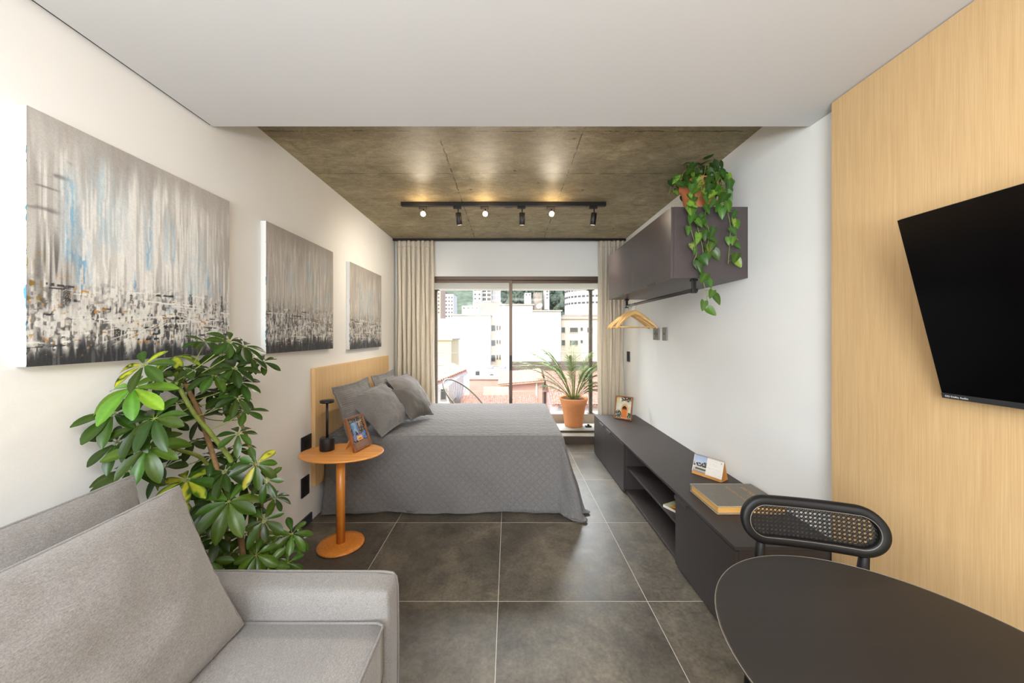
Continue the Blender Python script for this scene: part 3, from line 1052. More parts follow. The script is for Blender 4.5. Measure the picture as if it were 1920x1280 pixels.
def spot(px, lit, tilt, label):
    X = (px - VX) / F * 3.38
    t = thing('track_spotlight', label, 'spotlight', (X, 3.38, 2.645), 'spotlights on the black track')
    obj('adapter', B(X - 0.045, X + 0.03, 3.368, 3.392, 2.622, 2.6445), MT['black'], t, bevel=0.002)
    obj('stem', T([(X, 3.38, 2.624), (X, 3.38, 2.585)], 0.006, 8), MT['black'], t)
    c = Vector((X, 3.38, 2.575))
    # direction of the beam
    if lit:
        dv = (Vector((0, 0, 1.35)) + Vector((X * 0.3, 0, 0)) - c).normalized()
        c0, c1, r = c - dv * 0.045, c + dv * 0.045, 0.027
    else:
        dv = Vector((tilt, 0.36, -1)).normalized()
        c0, c1, r = c + Vector((0, 0, 0.012)), c + dv * 0.10, 0.027
    obj('lamp_head', T([c0, c0 + dv * 0.004, c1 - dv * 0.003, c1], [r * 0.86, r, r, r * 0.94], 22), MT['black'], t)
    e = dv * 0.0012
    obj('lens', T([c1 - dv * 0.002, c1 + e], r * (0.84 if lit else 0.7), 20), MT['lens'] if lit else MT['lens_side'], t)
    l_ = lamp('spot_beam', 'SPOT', c1 + dv * 0.012, c1 + dv * 1.0 + (Vector((-1.1, 0.2, 0)) if px == 859 else Vector((0, 0, 0))), 26 if lit else (27 if px < 900 else 20), (1, 0.87, 0.70), spot_size=math.radians(80 if lit else 130), spot_blend=1.0, shadow_soft_size=0.03)
    l_.location = l_.location - Vector(t.location)
    l_.parent = t
    if lit:
        l2 = lamp('lamp_spill', 'POINT', c + Vector((0, -0.07, 0.0)), (0, 0, 0), 0.7, (1, 0.72, 0.4), shadow_soft_size=0.02)
        l2.location = l2.location - Vector(t.location)
        l2.parent = t
    return t


spot(794, True, 0, 'lit warm track spotlight nearest the left end of the track')
spot(859, False, 0.1, 'dark track spotlight between the two leftmost lit ones')
spot(910, True, 0, 'lit warm track spotlight in the middle, left of the round power box')
spot(979, False, 0.0, 'dark track spotlight just right of the round power box')
spot(1034, True, 0, 'lit warm track spotlight farthest right of the lit ones')
spot(1114, False, -0.05, 'dark track spotlight at the right end of the track')
# ================================================================== BED
# headboard + bed
bed = thing('double_bed', 'low double bed under a quilted grey bedspread', 'bed', (-0.5, 3.57, 0.0))
XH = -1.487
obj('headboard', B(XL + 0.001, XH, 2.737, 4.41, 0.262, 1.17), MT['head'], bed, bevel=0.001)
YN, YF_, XF, ZT = 2.885, 4.30, 0.455, 0.605     # near edge, far edge, foot edge, top of bedding
obj('mattress', B(XH + 0.005, XF - 0.03, YN + 0.03, YF_ - 0.03, 0.30, ZT - 0.03), MT['sheet'], bed, bevel=0.03, seg=3)
obj('box_base', B(XH + 0.005, XF - 0.04, YN + 0.04, YF_ - 0.04, 0.10, 0.30), MT['sheet'], bed, bevel=0.01)
for x, y in ((XH + 0.12, YN + 0.12), (XF - 0.14, YN + 0.12), (XH + 0.12, YF_ - 0.12), (XF - 0.14, YF_ - 0.12)):
    obj('leg', T([(x, y, 0.0), (x, y, 0.10)], [0.018, 0.024], 12), MT['honey'], bed)


def quilt(uq, vq):
    """uq along the bed (from head to beyond the foot), vq across (near drop .. far drop)"""
    return None


DROP_N, DROP_F = 0.575, 0.56
R = 0.05


def drape(s, t_):
    # s: metres from the head along the bed, t_: metres across, both on the cloth; edges of the top at
    SL, TW = XF - XH, YF_ - YN
    a = max(0.0, s - (SL - R))
    bN = max(0.0, (R) - t_)
    bF = max(0.0, t_ - (TW - R))
    b = bN if bN > 0 else bF
    sg = -1 if bN > 0 else 1
    d = math.hypot(a, b)
    cx = XH + min(s, SL - R)
    cy = YN + min(max(t_, R), TW - R)
    if d < 1e-6:
        z = ZT
        z += 0.004 * math.sin(s * 9 + t_ * 4) + 0.005 * mnoise.noise(Vector((s * 3, t_ * 3, 1)))
        return Vector((cx, cy, z))
    ux, uy = a / d, sg * b / d
    q = R * math.pi / 2
    if d < q:
        th = d / R
        out, z = R * math.sin(th), ZT - R * (1 - math.cos(th))
    else:
        l_ = d - q
        out, z = R, ZT - R - l_
        corner = 2 * ux * abs(uy)
        # slack and folds
        pos = s * 1.0 + t_ * 1.3
        fold = math.sin(pos * 6.3) * 0.5 + math.sin(pos * 14.1 + 1.0) * 0.25 + mnoise.noise(Vector((s * 5, t_ * 5, z * 2))) * 0.5
        out += l_ * (0.085 + 0.05 * fold) + corner * l_ * 0.26 + corner * 0.05 * math.sin(8 * math.atan2(abs(uy), ux)) * min(1, l_ * 3)
        if sg < 0 and ux < 0.2:
            out += l_ * 0.04 * max(0, 1 - s * 1.2)
        if z < 0.016:
            out += (0.016 - z) * 0.7
            z = 0.012 + 0.004 * abs(math.sin(pos * 20))
    return Vector((cx + ux * out, cy + uy * out, z))


SL, TW = XF - XH, YF_ - YN
s0, s1 = 0.01, SL + 0.60
t0, t1 = -DROP_N, TW + DROP_F


def cl(s, t_):
    # round the cloth corners so that the corner tip just reaches the floor
    a = s - (SL - R); b = (R - t_) if t_ < TW / 2 else (t_ - (TW - R))
    if a > 0 and b > 0:
        d = math.hypot(a, b)
        lim = 0.655
        if d > lim:
            k = lim / d
            return SL - R + a * k, (R - b * k) if t_ < TW / 2 else (TW - R + b * k)
    return s, t_


def qf(u, v):
    s, t_ = cl(s0 + (s1 - s0) * u, t0 + (t1 - t0) * v)
    # uneven hem
    p_ = drape(s, t_)
    if t_ < -0.2 and p_.z > 0.02:
        e_ = min(1.0, (-t_ - 0.2) / 0.38)
        p_.z += 0.022 * e_ * math.sin(s * 4.1 + 0.9) - 0.035 * e_ * max(0, 1 - s * 2.4)
        p_.z = max(p_.z, 0.012)
    return p_


bm = gridm(qf, 150, 150, uvfn=lambda u, v: (s0 + (s1 - s0) * u, t0 + (t1 - t0) * v))
bmesh.ops.remove_doubles(bm, verts=bm.verts, dist=0.0004)
q = obj('quilted_bedspread', bm, MT['quilt'], None, solid=0.008)
tag(q, 'grey quilted bedspread with diamond stitching draped over the bed', 'bedspread')

# ------------------------------------------------------------------ pillows
def pillow(name, label, c, u, v, w_, h_, th, mat, flange=0.0, seed=0, group=None, cat='pillow', pipe=None, dog=0.06, n=30, wr=1.0, squash=0.0):
    c, u, v = Vector(c), Vector(u).normalized(), Vector(v)
    v = (v - u * v.dot(u)).normalized()
    nn = u.cross(v).normalized()
    t = thing(name, label, cat, c - Vector((0, 0, h_ / 2)), group)
    tot_w, tot_h = w_ / 2 + flange, h_ / 2 + flange

    def edge(x, y):
        # x,y in -1..1 on the outline square, pulled in between the corners
        k = dog
        return x * (1 - k * (1 - y * y)), y * (1 - k * (1 - x * x))

    def pt(a, b, side):
        x, y = edge(a, b)
        X, Y = x * tot_w, y * tot_h
        fx, fy = w_ / 2 / tot_w, h_ / 2 / tot_h
        ax, ay = min(1, abs(a) / fx), min(1, abs(b) / fy)
        t_ = (max(0, 1 - ax ** 2.6) ** 0.62) * (max(0, 1 - ay ** 2.6) ** 0.62)
        wn = mnoise.noise(Vector((a * 2.1 + seed, b * 2.1, side * 2))) * 0.16 + mnoise.noise(Vector((a * 5 + seed, b * 4, side))) * 0.06
        edgef = max(ax, ay)
        wrk = mnoise.noise(Vector((a * 9 + seed * 3, b * 9, side))) * 0.010 * wr * edgef
        Z = side * (th / 2 * t_ * (1 + wn) + 0.004) + wrk
        if flange:
            Z += 0.012 * math.sin(a * 7 + b * 5 + seed) * max(0, edgef - 0.95) * 10 * 0.5
        Z -= squash * (1 - (b + 1) / 2) ** 2 * 0
        # slight sag of the whole pillow
        Z += -0.02 * (a * a) * wr * 0.5
        return c + u * X + v * Y + nn * Z
    bm = NB()
    gridm(lambda p, q_: pt(p * 2 - 1, q_ * 2 - 1, 1), n, n, uvfn=lambda p, q_: (p * tot_w * 2, q_ * tot_h * 2), bm=bm)
    bm2 = gridm(lambda p, q_: pt(1 - p * 2, q_ * 2 - 1, -1), n, n)
    me = bpy.data.meshes.new('tmp'); bm2.to_mesh(me); bm2.free()
    bm.from_mesh(me); bpy.data.meshes.remove(me)
    # bridge the rim
    obj('cover', bm, mat, t)
    rim = []
    m = n
    for i in range(m): rim.append((-1 + 2 * i / m, -1))
    for i in range(m): rim.append((1, -1 + 2 * i / m))
    for i in range(m): rim.append((1 - 2 * i / m, 1))
    for i in range(m): rim.append((-1, 1 - 2 * i / m))
    pts = [(pt(a, b, 1) + pt(a, b, -1)) / 2 for a, b in rim]
    obj('piping' if pipe else 'seam', tube(NB(), pts, 0.0062 if not pipe else pipe, 8, closed=True), MT['sofapipe'] if pipe else mat, t)
    return t


G = 'grey pillows heaped at the headboard'
pillow('ribbed_pillow', 'ribbed grey pillow with ruffled border against the headboard, nearest the side table', (-1.285, 3.09, 0.80), (0, 1, 0.0), (-0.30, 0, 1), 0.58, 0.36, 0.15, MT['sham'], 0.05, 1, G)
pillow('ribbed_pillow', 'ribbed grey pillow with ruffled border at the far end of the headboard', (-1.285, 3.86, 0.80), (0, 1, 0.0), (-0.30, 0, 1), 0.56, 0.36, 0.15, MT['sham'], 0.05, 7, G)
pillow('chambray_pillow', 'plain grey pillow lying slanted in front of the ribbed ones', (-1.10, 3.13, 0.80), (0.14, 0.6, 0.05), (-0.50, 0.05, 0.46), 0.54, 0.42, 0.17, MT['pillow'], 0.012, 3, G)
pillow('quilted_pillow', 'grey pillow with quilted front behind the smooth cushion', (-1.075, 3.92, 0.79), (0.12, 1, 0.0), (-0.52, 0, 0.62), 0.52, 0.46, 0.19, MT['sham'], 0.012, 5, G)
pillow('satin_cushion', 'small smooth dark grey cushion in front of all other bed pillows', (-0.925, 3.38, 0.79), (0.20, 0.6, -0.05), (-0.50, 0.10, 0.46), 0.38, 0.37, 0.14, MT['satin'], 0.0, 9, G, cat='cushion', dog=0.10)

# ================================================================== SIDE TABLE
TX, TY, TZ = -1.142, 2.44, 0.628
t = thing('side_table', 'honey-coloured wooden pedestal side table with an oval top', 'side table', (TX, TY, 0))
obj('base_disc', L([(0, 0.002), (0.145, 0.002), (0.15, 0.006), (0.15, 0.012), (0.146, 0.018), (0.10, 0.021), (0, 0.022)], (-1.14, 2.42, 0), 48), MT['honey'], t)
obj('pole', T([(-1.142, 2.42, 0.021), (-1.142, 2.42, 0.606)], 0.028, 24), MT['honey'], t)
obj('tabletop', L([(0, 0.604), (0.22, 0.605), (0.28, 0.615), (0.288, 0.621), (0.286, 0.6265), (0.28, 0.628), (0, 0.628)], (TX, TY, 0), 64, sx=0.97, sy=0.70), MT['honeytop'], t)

t = thing('table_lamp', 'small black cordless lamp with a flat disc head on the side table', 'table lamp', (-1.262, 2.475, TZ))
lx, ly = -1.262, 2.475
obj('base', L(rprof(0.048, TZ + 0.0005, TZ + 0.088, 0.005), (lx, ly, 0), 36), MT['black'], t)
obj('stem', T([(lx, ly, TZ + 0.086), (lx, ly, TZ + 0.335)], 0.0085, 14), MT['black'], t)
obj('shade', L([(0, TZ + 0.329), (0.043, TZ + 0.329), (0.046, TZ + 0.332), (0.047, TZ + 0.343), (0.044, TZ + 0.347), (0, TZ + 0.348)], (lx, ly, 0), 36), MT['black'], t)

# ------------------------------------------------------------------ picture frames
def picframe(label, p_bl, p_br, height, lean, img, fw=0.016, stand_mat=None):
    """p_bl, p_br: bottom corners as seen from the front; leans back by lean (radians)"""
    p_bl, p_br = Vector(p_bl), Vector(p_br)
    ex = (p_br - p_bl); w_ = ex.length; ex.normalize()
    back = Vector((0, 0, 1)).cross(ex).normalized()   # horizontal, pointing away from the front
    ey = Vector((0, 0, 1)) * math.cos(lean) + back * math.sin(lean)
    nn = ex.cross(ey).normalized()                   # toward the viewer
    t = thing('picture_frame', label, 'picture frame', (p_bl + p_br) / 2)
    c = (p_bl + p_br) / 2
    dp = 0.011
    up = nn * 0 + Vector((0, 0, dp * math.sin(lean) + 0.0005))
    def bar(x0, x1, y0, y1, nm):
        o_ = p_bl + up + ex * ((x0 + x1) / 2) + ey * ((y0 + y1) / 2)
        return obj(nm, obox(NB(), o_, ex * (x1 - x0) / 2, ey * (y1 - y0) / 2, nn * dp), MT['frame'], t, bevel=0.002)
    bar(0, fw, 0, height, 'side_rail'); bar(w_ - fw, w_, 0, height, 'side_rail')
    bar(fw, w_ - fw, 0, fw, 'bottom_rail'); bar(fw, w_ - fw, height - fw, height, 'top_rail')
    o_ = p_bl + up + ex * (w_ / 2) + ey * (height / 2) - nn * 0.006
    obj('backing_board', obox(NB(), o_, ex * (w_ / 2 - fw), ey * (height / 2 - fw), nn * 0.004), MT['kraft'], t)
    picture('photo', img, p_bl + up + ex * (fw - 0.002) + ey * (fw - 0.002) + nn * 0.001, ex * (w_ - 2 * fw + 0.004), ey * (height - 2 * fw + 0.004), MT['gloss'], t)
    # easel strut
    top = p_bl + up + ex * (w_ * 0.5) + ey * (height * 0.55) - nn * 0.013
    foot = Vector((top.x, top.y, p_bl.z + 0.0015)) + back * (height * 0.28)
    dirv = (foot - top)
    obj('easel_strut', obox(NB(), (top + foot) / 2, ex * w_ * 0.16, dirv / 2, ex.cross(dirv).normalized() * 0.0015), stand_mat or MT['kraft'], t)
    return t


def photo_courtyard(n=90):
    rs = np.random.RandomState(5)
    H, Wd = int(n * 1.4), n
    v = np.linspace(0, 1, H)[:, None] * np.ones((1, Wd)); u = np.linspace(0, 1, Wd)[None] * np.ones((H, 1))
    img = np.ones((H, Wd, 3)) * np.array([0.28, 0.24, 0.19]) + (vnoise(rs, 12, 9, H, Wd)[..., None] - 0.5) * 0.28
    def R_(x0, x1, y0, y1, c, a=1.0):
        nonlocal img
        img = over(img, ((u > x0) & (u < x1) & (v > y0) & (v < y1)) * a, c)
    R_(0, 1, 0, 0.20, [0.50, 0.40, 0.34]); R_(0.18, 0.30, 0.40, 0.86, [0.30, 0.48, 0.74]); R_(0.30, 0.46, 0.55, 0.86, [0.46, 0.60, 0.62])
    R_(0.46, 0.54, 0.38, 0.88, [0.28, 0.46, 0.75]); R_(0.30, 0.46, 0.40, 0.55, [0.14, 0.14, 0.16]); R_(0.12, 0.80, 0.26, 0.42, [0.42, 0.46, 0.66])
    R_(0.82, 0.95, 0.22, 0.50, [0.12, 0.46, 0.76]); R_(0.34, 0.66, 0.24, 0.38, [0.93, 0.66, 0.26]); R_(0.40, 0.60, 0.26, 0.31, [0.60, 0.36, 0.12])
    R_(0.66, 0.74, 0.66, 0.84, [0.62, 0.44, 0.34]); R_(0.04, 0.12, 0.42, 0.55, [0.62, 0.36, 0.24])
    for k in range(9):
        x = 0.15 + 0.09 * k
        R_(x, x + 0.015, 0.06, 0.24, [0.58, 0.34, 0.26])
    img = over(img, (vnoise(rs, 40, 30, H, Wd) > 0.74) * (v > 0.2) * 0.7, [0.80, 0.74, 0.68])
    return img


def photo_arch(n=90):
    rs = np.random.RandomState(8)
    H, Wd = int(n * 1.4), n
    v = np.linspace(0, 1, H)[:, None] * np.ones((1, Wd)); u = np.linspace(0, 1, Wd)[None] * np.ones((H, 1))
    img = np.ones((H, Wd, 3)) * np.array([0.74, 0.72, 0.66]) + (vnoise(rs, 8, 6, H, Wd)[..., None] - 0.5) * 0.10
    img = over(img, (u < 0.22) * sst(0.6, 0.9, v) * 0.6, [0.72, 0.60, 0.36])
    img = over(img, ((u - 0.58) ** 2 / 0.062 + (v - 0.40) ** 2 / 0.085 < 1) * (v > 0.38) + ((abs(u - 0.58) < 0.25) & (v <= 0.40) & (v > 0.05)), [0.76, 0.60, 0.40])
    img = over(img, ((u - 0.56) ** 2 / 0.026 + (v - 0.42) ** 2 / 0.030 < 1) * 1.0, [0.20, 0.15, 0.13])
    img = over(img, ((abs(u - 0.56) < 0.16) & (v < 0.46) & (v > 0.03)) * 1.0, [0.74, 0.42, 0.22])
    img = over(img, ((abs(u - 0.56) < 0.16) & (v < 0.46) & (v > 0.38)) * sst(0.38, 0.46, v) * 0.7, [0.30, 0.2, 0.16])
    m = (v > 0.74 + 0.12 * vnoise(rs, 2, 8, H, Wd)) * (u > 0.32) * (u < 0.95)
    img = over(img, m * (vnoise(rs, 22, 16, H, Wd) > 0.3) * 0.95, [0.26, 0.20, 0.18])
    img = over(img, m * (vnoise(rs, 26, 20, H, Wd) > 0.7) * 0.9, [0.30, 0.42, 0.30])
    m = ((u - 0.18) ** 2 / 0.05 + (v - 0.10) ** 2 / 0.075 < 1) | ((u - 0.88) ** 2 / 0.016 + (v - 0.10) ** 2 / 0.04 < 1)
    img = over(img, m * (vnoise(rs, 26, 20, H, Wd) > 0.2) * 0.95, [0.17, 0.24, 0.20])
    img = over(img, m * (vnoise(rs, 30, 26, H, Wd) > 0.72) * 0.9, [0.70, 0.70, 0.62])
    return img


def onz(px, py, z):
    d_ = (CAM_H - z) * F / (py - VY)
    return Vector(((px - VX) / F * d_, d_, z))


a = onz(664.5, 849.5, TZ); b = onz(695.5, 833.5, TZ)
picframe('walnut-framed photo of a blue courtyard with a yellow table, on the side table', a, b, 0.235, math.radians(19), photo_courtyard(), 0.014)

# ================================================================== WALL CUPBOARD, ROD, HANGERS
CZ0, CZ1, CX0, CY0, CY1 = 1.792, 2.2485, 1.06, 2.283, 3.70
t = thing('wall_cupboard', 'dark graphite wall cupboard mounted high on the right wall', 'cupboard', (1.30, 3.0, CZ0))
th = 0.018
bm = B(CX0, XR - 0.001, CY0, CY0 + th, CZ0, CZ1)
obj('end_panel', bm, MT['cabinet'], t, bevel=0.001)
obj('end_panel', B(CX0, XR - 0.001, CY1 - th, CY1, CZ0, CZ1), MT['cabinet'], t, bevel=0.001)
obj('top_panel', B(CX0, XR - 0.001, CY0 + th + 0.0005, CY1 - th - 0.0005, CZ1 - th, CZ1), MT['cabinet'], t)
obj('bottom_panel', B(CX0, XR - 0.001, CY0 + th + 0.0005, CY1 - th - 0.0005, CZ0, CZ0 + th), MT['cabinet'], t)
obj('back_panel', B(XR - 0.012, XR - 0.001, CY0 + th + 0.0005, CY1 - th - 0.0005, CZ0 + th, CZ1 - th), MT['cabinet'], t)
for y0, y1 in ((CY0 + 0.001, 2.995), (2.998, CY1 - 0.001)):
    o = obj('door', B(CX0 - 0.0195, CX0 - 0.001, y0, y1, CZ0 - 0.002, CZ1 - 0.001), MT['cabinet'], t, bevel=0.001)
    ym = y0 + (y1 - y0) * 0.45
    obj('finger_pull', B(CX0 - 0.024, CX0 - 0.0197, ym - 0.07, ym + 0.07, CZ0 - 0.008, CZ0 + 0.008), MT['pull'], o, bevel=0.001)

RX, RZ = 1.215, 1.722
t = thing('hanging_rod', 'dark clothes rod slung under the wall cupboard', 'clothes rod', (RX, 3.0, 1.70))
obj('rod', T([(RX, 2.36, RZ), (RX, 3.655, RZ)], 0.0125, 18), MT['pull'], t)
for y in (2.34, 3.67):
    bm = B(RX - 0.012, RX + 0.012, y - 0.008, y + 0.008, RZ - 0.018, CZ0 - 0.003)
    box(bm, RX - 0.02, RX + 0.02, y - 0.016, y + 0.016, CZ0 - 0.012, CZ0 - 0.001)
    box(bm, RX - 0.018, RX + 0.018, y - 0.012, y + 0.012, RZ - 0.02, RZ - 0.013)
    obj('bracket', bm, MT['black'], t, bevel=0.002)
obj('end_cap', T([(RX + 0.018, 2.352, RZ - 0.0), (RX + 0.03, 2.352, RZ)], 0.010, 12), MT['black'], t)


def hanger_proto():
    t = thing('coat_hanger', '', 'coat hanger', (RX, 3.5, RZ), 'wooden coat hangers on the rod')
    o = Vector(t.location)
    # local frame: x across (hanger lies in the X-Z plane), origin at rod centre
    def arm(sx):
        prof = []
        for i in range(15):
            k = i / 14
            x = sx * (0.225 * k)
            z = -0.066 - 0.152 * k ** 1.12 + 0.010 * math.sin(k * math.pi) - 0.004
            h = 0.017 * (1 - k) + 0.009 * k + 0.003
            if k > 0.9: h *= 1 - (k - 0.9) * 4
            prof.append((x, z, h, 0.0065 + 0.004 * math.sin(k * 3)))
        return prof
    bm = NB()
    pr = arm(-1)[::-1] + arm(1)[1:]
    rings = []
    for (x, z, h, w_) in pr:
        r = [bm.verts.new((x + 0, w_ * a - 0.03 * (abs(x) / 0.225) ** 2, z + h * b)) for a, b in ((-1, -0.6), (-0.7, -1), (0.7, -1), (1, -0.6), (1, 0.6), (0.6, 1), (-0.6, 1), (-1, 0.6))]
        rings.append(r)
    for A, Bq in zip(rings, rings[1:]):
        for k in range(8):
            f = bm.faces.new((A[k], A[(k + 1) % 8], Bq[(k + 1) % 8], Bq[k])); f.smooth = True
    bm.faces.new(rings[0][::-1]); bm.faces.new(rings[-1])
    bmesh.ops.recalc_face_normals(bm, faces=bm.faces)
    obj('shoulder', bm, MT['hanger'], t, local=True)
    obj('trouser_bar', T([(-0.208, -0.027, -0.214), (0.208, -0.027, -0.214)], 0.006, 10), MT['hanger'], t, local=True)
    pts = [(0, 0, -0.062), (0, 0, -0.045)] + [(0.019 * math.cos(a), 0, 0.019 * math.sin(a) + 0.0) for a in [math.radians(x) for x in (-80, -50, -10, 30, 70, 110, 150, 190, 215)]]
    obj('hook', T(pts, 0.0016, 8), MT['chrome'], t, local=True)
    return t


hp = hanger_proto()
hs = [(3.62, 0.30, 'wooden coat hanger farthest back on the rod, by its end bracket'),
      (3.585, -0.10, 'second wooden coat hanger from the far end of the rod'),
      (3.545, 0.45, 'third wooden coat hanger from the far end, between two crossing ones'),
      (3.49, -0.42, 'fourth wooden coat hanger from the far end, turned toward the curtain'),
      (3.42, 0.30, 'frontmost wooden coat hanger, nearest the switch plates')]
for i, (y, rz, lab) in enumerate(hs):
    o = hp if i == 0 else dup(hp)
    o.location = (RX, y, RZ - 0.0055)
    o.rotation_euler = (0, 0, rz)
    o['label'] = lab

# ================================================================== LOW CONSOLE
KX, KZ = 1.035, 0.458
KY0, KY1 = 1.632, 4.32
t = thing('media_console', 'long low dark graphite console along the right wall', 'console', (1.28, 3.0, 0))
th = 0.018
obj('countertop', B(KX + 0.0, XR - 0.001, KY0, KY1, KZ - th, KZ), MT['console'], t, bevel=0.0012)
cx0 = KX + 0.019
obj('bottom_panel', B(cx0, XR - 0.001, KY0 + 0.0, KY1, 0.012, 0.012 + th), MT['console'], t, bevel=0.001)
obj('back_panel', B(XR - 0.012, XR - 0.001, KY0, KY1, 0.031, KZ - th - 0.001), MT['console'], t)
yD1, yO0, yD2 = 3.80, 3.22, 2.215
for y in (KY0, yD2 - th, yO0, KY1 - th):
    obj('upright', B(cx0, XR - 0.013, y, y + th, 0.031, KZ - th - 0.0005), MT['console'], t)
obj('shelf', B(KX + 0.03, XR - 0.013, yD2 + 0.001, yO0 - 0.001, 0.222, 0.240), MT['console'], t, bevel=0.001)
for (y0, y1, hy) in ((KY0 + 0.001, yD2 - 0.001, 0.93), (yO0 + 0.001, yD1 - 0.0015, 0.80), (yD1 + 0.0015, KY1 - 0.001, 0.30)):
    o = obj('door', B(KX + 0.0002, KX + 0.018, y0, y1, 0.010, KZ - th - 0.004), MT['console'], t, bevel=0.001)
    hc = y0 + (y1 - y0) * hy
    bmh = B(KX - 0.012, KX + 0.017, hc - 0.115 if hy > 0.9 else hc - 0.08, min(hc + 0.03, y1) if hy > 0.9 else hc + 0.08, KZ - th - 0.0038, KZ - th - 0.0008)
    box(bmh, KX - 0.012, KX - 0.0095, hc - 0.115 if hy > 0.9 else hc - 0.08, min(hc + 0.03, y1) if hy > 0.9 else hc + 0.08, KZ - th - 0.022, KZ - th - 0.0038)
    obj('finger_pull', bmh, MT['pull'], o)
for y in (1.75, 2.6, 3.4, 4.2):
    for x in (1.12, 1.46):
        obj('foot', T([(x, y, 0), (x, y, 0.0118)], 0.02, 12), MT['black'], t)

# framed photo of an arch on the console
a = onz(1151.5, 784.0, KZ); b = onz(1184.0, 789.0, KZ)
picframe('walnut-framed photo of an arched doorway at the far end of the console', a, b, 0.262, math.radians(13), photo_arch(), 0.013)


# calendar
def cal_img():
    H, Wd = 110, 220
    rs = np.random.RandomState(2)
    v = np.linspace(0, 1, H)[:, None] * np.ones((1, Wd)); u = np.linspace(0, 1, Wd)[None] * np.ones((H, 1))
    img = np.ones((H, Wd, 3)) * np.array([0.87, 0.85, 0.82])
    left = (u < 0.46) & (u > 0.02)
    sky = left & (v > 0.5)
    img = over(img, sky * 1.0, [0.62, 0.68, 0.78])
    img = over(img, sky * (1 - sst(0.5, 0.85, v)) * 0.7, [0.78, 0.78, 0.80])
    img = over(img, (left & (v <= 0.5) & (v > 0.0)) * 1.0, [0.72, 0.69, 0.66])
    img = over(img, (left & (v < 0.58) & (v > 0.36)) * (vnoise(rs, 10, 40, H, Wd) > 0.42), [0.24, 0.19, 0.18])
    img = over(img, (left & (v < 0.50) & (v > 0.42)) * (u > 0.18) * (u < 0.26), [0.62, 0.70, 0.78])
    img = over(img, (left & (u > 0.34) & (v < 0.66) & (v > 0.48)) * (vnoise(rs, 26, 40, H, Wd) > 0.45), [0.24, 0.33, 0.20])
    img = over(img, (left & (v < 0.27) & (v > 0.16) & (u > 0.1)) * 0.9, [0.27, 0.32, 0.17])
    img = over(img, (left & (v < 0.32) & (v > 0.28)) * 0.9, [0.86, 0.85, 0.83])
    img = over(img, (left & (v < 0.10)) * 0.8, [0.56, 0.50, 0.48])
    # figures of the month grid
    def digits(x0, x1, y0, y1, nx, ny, s_):
        nonlocal img
        for i in range(nx):
            for j in range(ny):
                cx, cy = x0 + (x1 - x0) * i / (nx - 1), y0 + (y1 - y0) * j / (ny - 1)
                m = (np.abs(u - cx) < s_) & (np.abs(v - cy) < s_ * 1.6) & (vnoise(rs, 90, 160, H, Wd) > 0.45)
                img = over(img, m * 0.75, [0.42, 0.40, 0.40] if i % 7 else [0.70, 0.42, 0.34])
    digits(0.53, 0.80, 0.84, 0.62, 7, 4, 0.008)
    digits(0.50, 0.93, 0.42, 0.14, 10, 4, 0.007)
    img = over(img, (u > 0.9) * (u < 0.95) * (v > 0.80) * (v < 0.88) * 0.5, [0.5, 0.5, 0.5])
    return img


t = thing('desk_calendar', 'small spiral-bound desk calendar with a house photo, on the console', 'calendar', (1.38, 2.42, KZ))
fl, frr, br = onz(1297, 886, KZ), onz(1352.5, 904.5, KZ), onz(1368.5, 899.5, KZ)
ex = (frr - fl); w_ = ex.length; ex.normalize()
bk = Vector((0, 0, 1)).cross(ex).normalized()
dpt = 0.085
apex_h = 0.128
bl_ = fl + bk * dpt
top0 = fl + bk * (dpt / 2) + Vector((0, 0, apex_h))
bm = NB()
e3 = Vector((0, 0, 0.0012))
def sheet(bm, p, q_, r, s_, th_):
    nrm = (q_ - p).cross(r - q_).normalized() * th_ / 2
    vs = [bm.verts.new(x + nrm * k) for k in (1, -1) for x in (p, q_, r, s_)]
    bm.faces.new(vs[:4]); bm.faces.new(vs[4:][::-1])
    for i in range(4):
        bm.faces.new((vs[i], vs[i + 4], vs[(i + 1) % 4 + 4], vs[(i + 1) % 4]))
sheet(bm, fl + e3, fl + ex * w_ + e3, top0 + ex * w_, top0, 0.002)
sheet(bm, bl_ + e3, top0, top0 + ex * w_, bl_ + ex * w_ + e3, 0.002)
sheet(bm, fl + e3, bl_ + e3, bl_ + ex * w_ + e3, fl + ex * w_ + e3, 0.002)
obj('kraft_stand', bm, MT['kraft'], t)
ey = (top0 - fl); eyl = ey.length; ey.normalize()
nn = ex.cross(ey).normalized()
sheetb = NB()
p0 = fl + ey * eyl * 0.13 + nn * 0.0025
sheet(sheetb, p0, p0 + ex * w_, p0 + ex * w_ + ey * eyl * 0.86, p0 + ey * eyl * 0.86, 0.002)
obj('page', sheetb, MT['whitepaper'], t)
picture('printed_page', cal_img(), p0 + nn * 0.0015, ex * w_, ey * eyl * 0.86, MT['print'], t)
bm = NB()
for i in range(27):
    c = top0 + ex * (w_ * (0.03 + 0.94 * i / 26)) - ey * 0.004
    pts = [c + (ey * math.cos(a) + nn * math.sin(a)) * 0.0055 for a in [2 * math.pi * k / 10 for k in range(10)]]
    tube(bm, pts, 0.0008, 5, closed=True)
obj('wire_spiral', bm, MT['black'], t)
m_ = basis(fl + ex * (w_ * 0.62) + ey * 0.004 + nn * 0.0015, ex, ey)
obj('lettering', text_mesh('CALENDÁRIO', 0.0115, m_, 0.0001), MT['frame'], t)

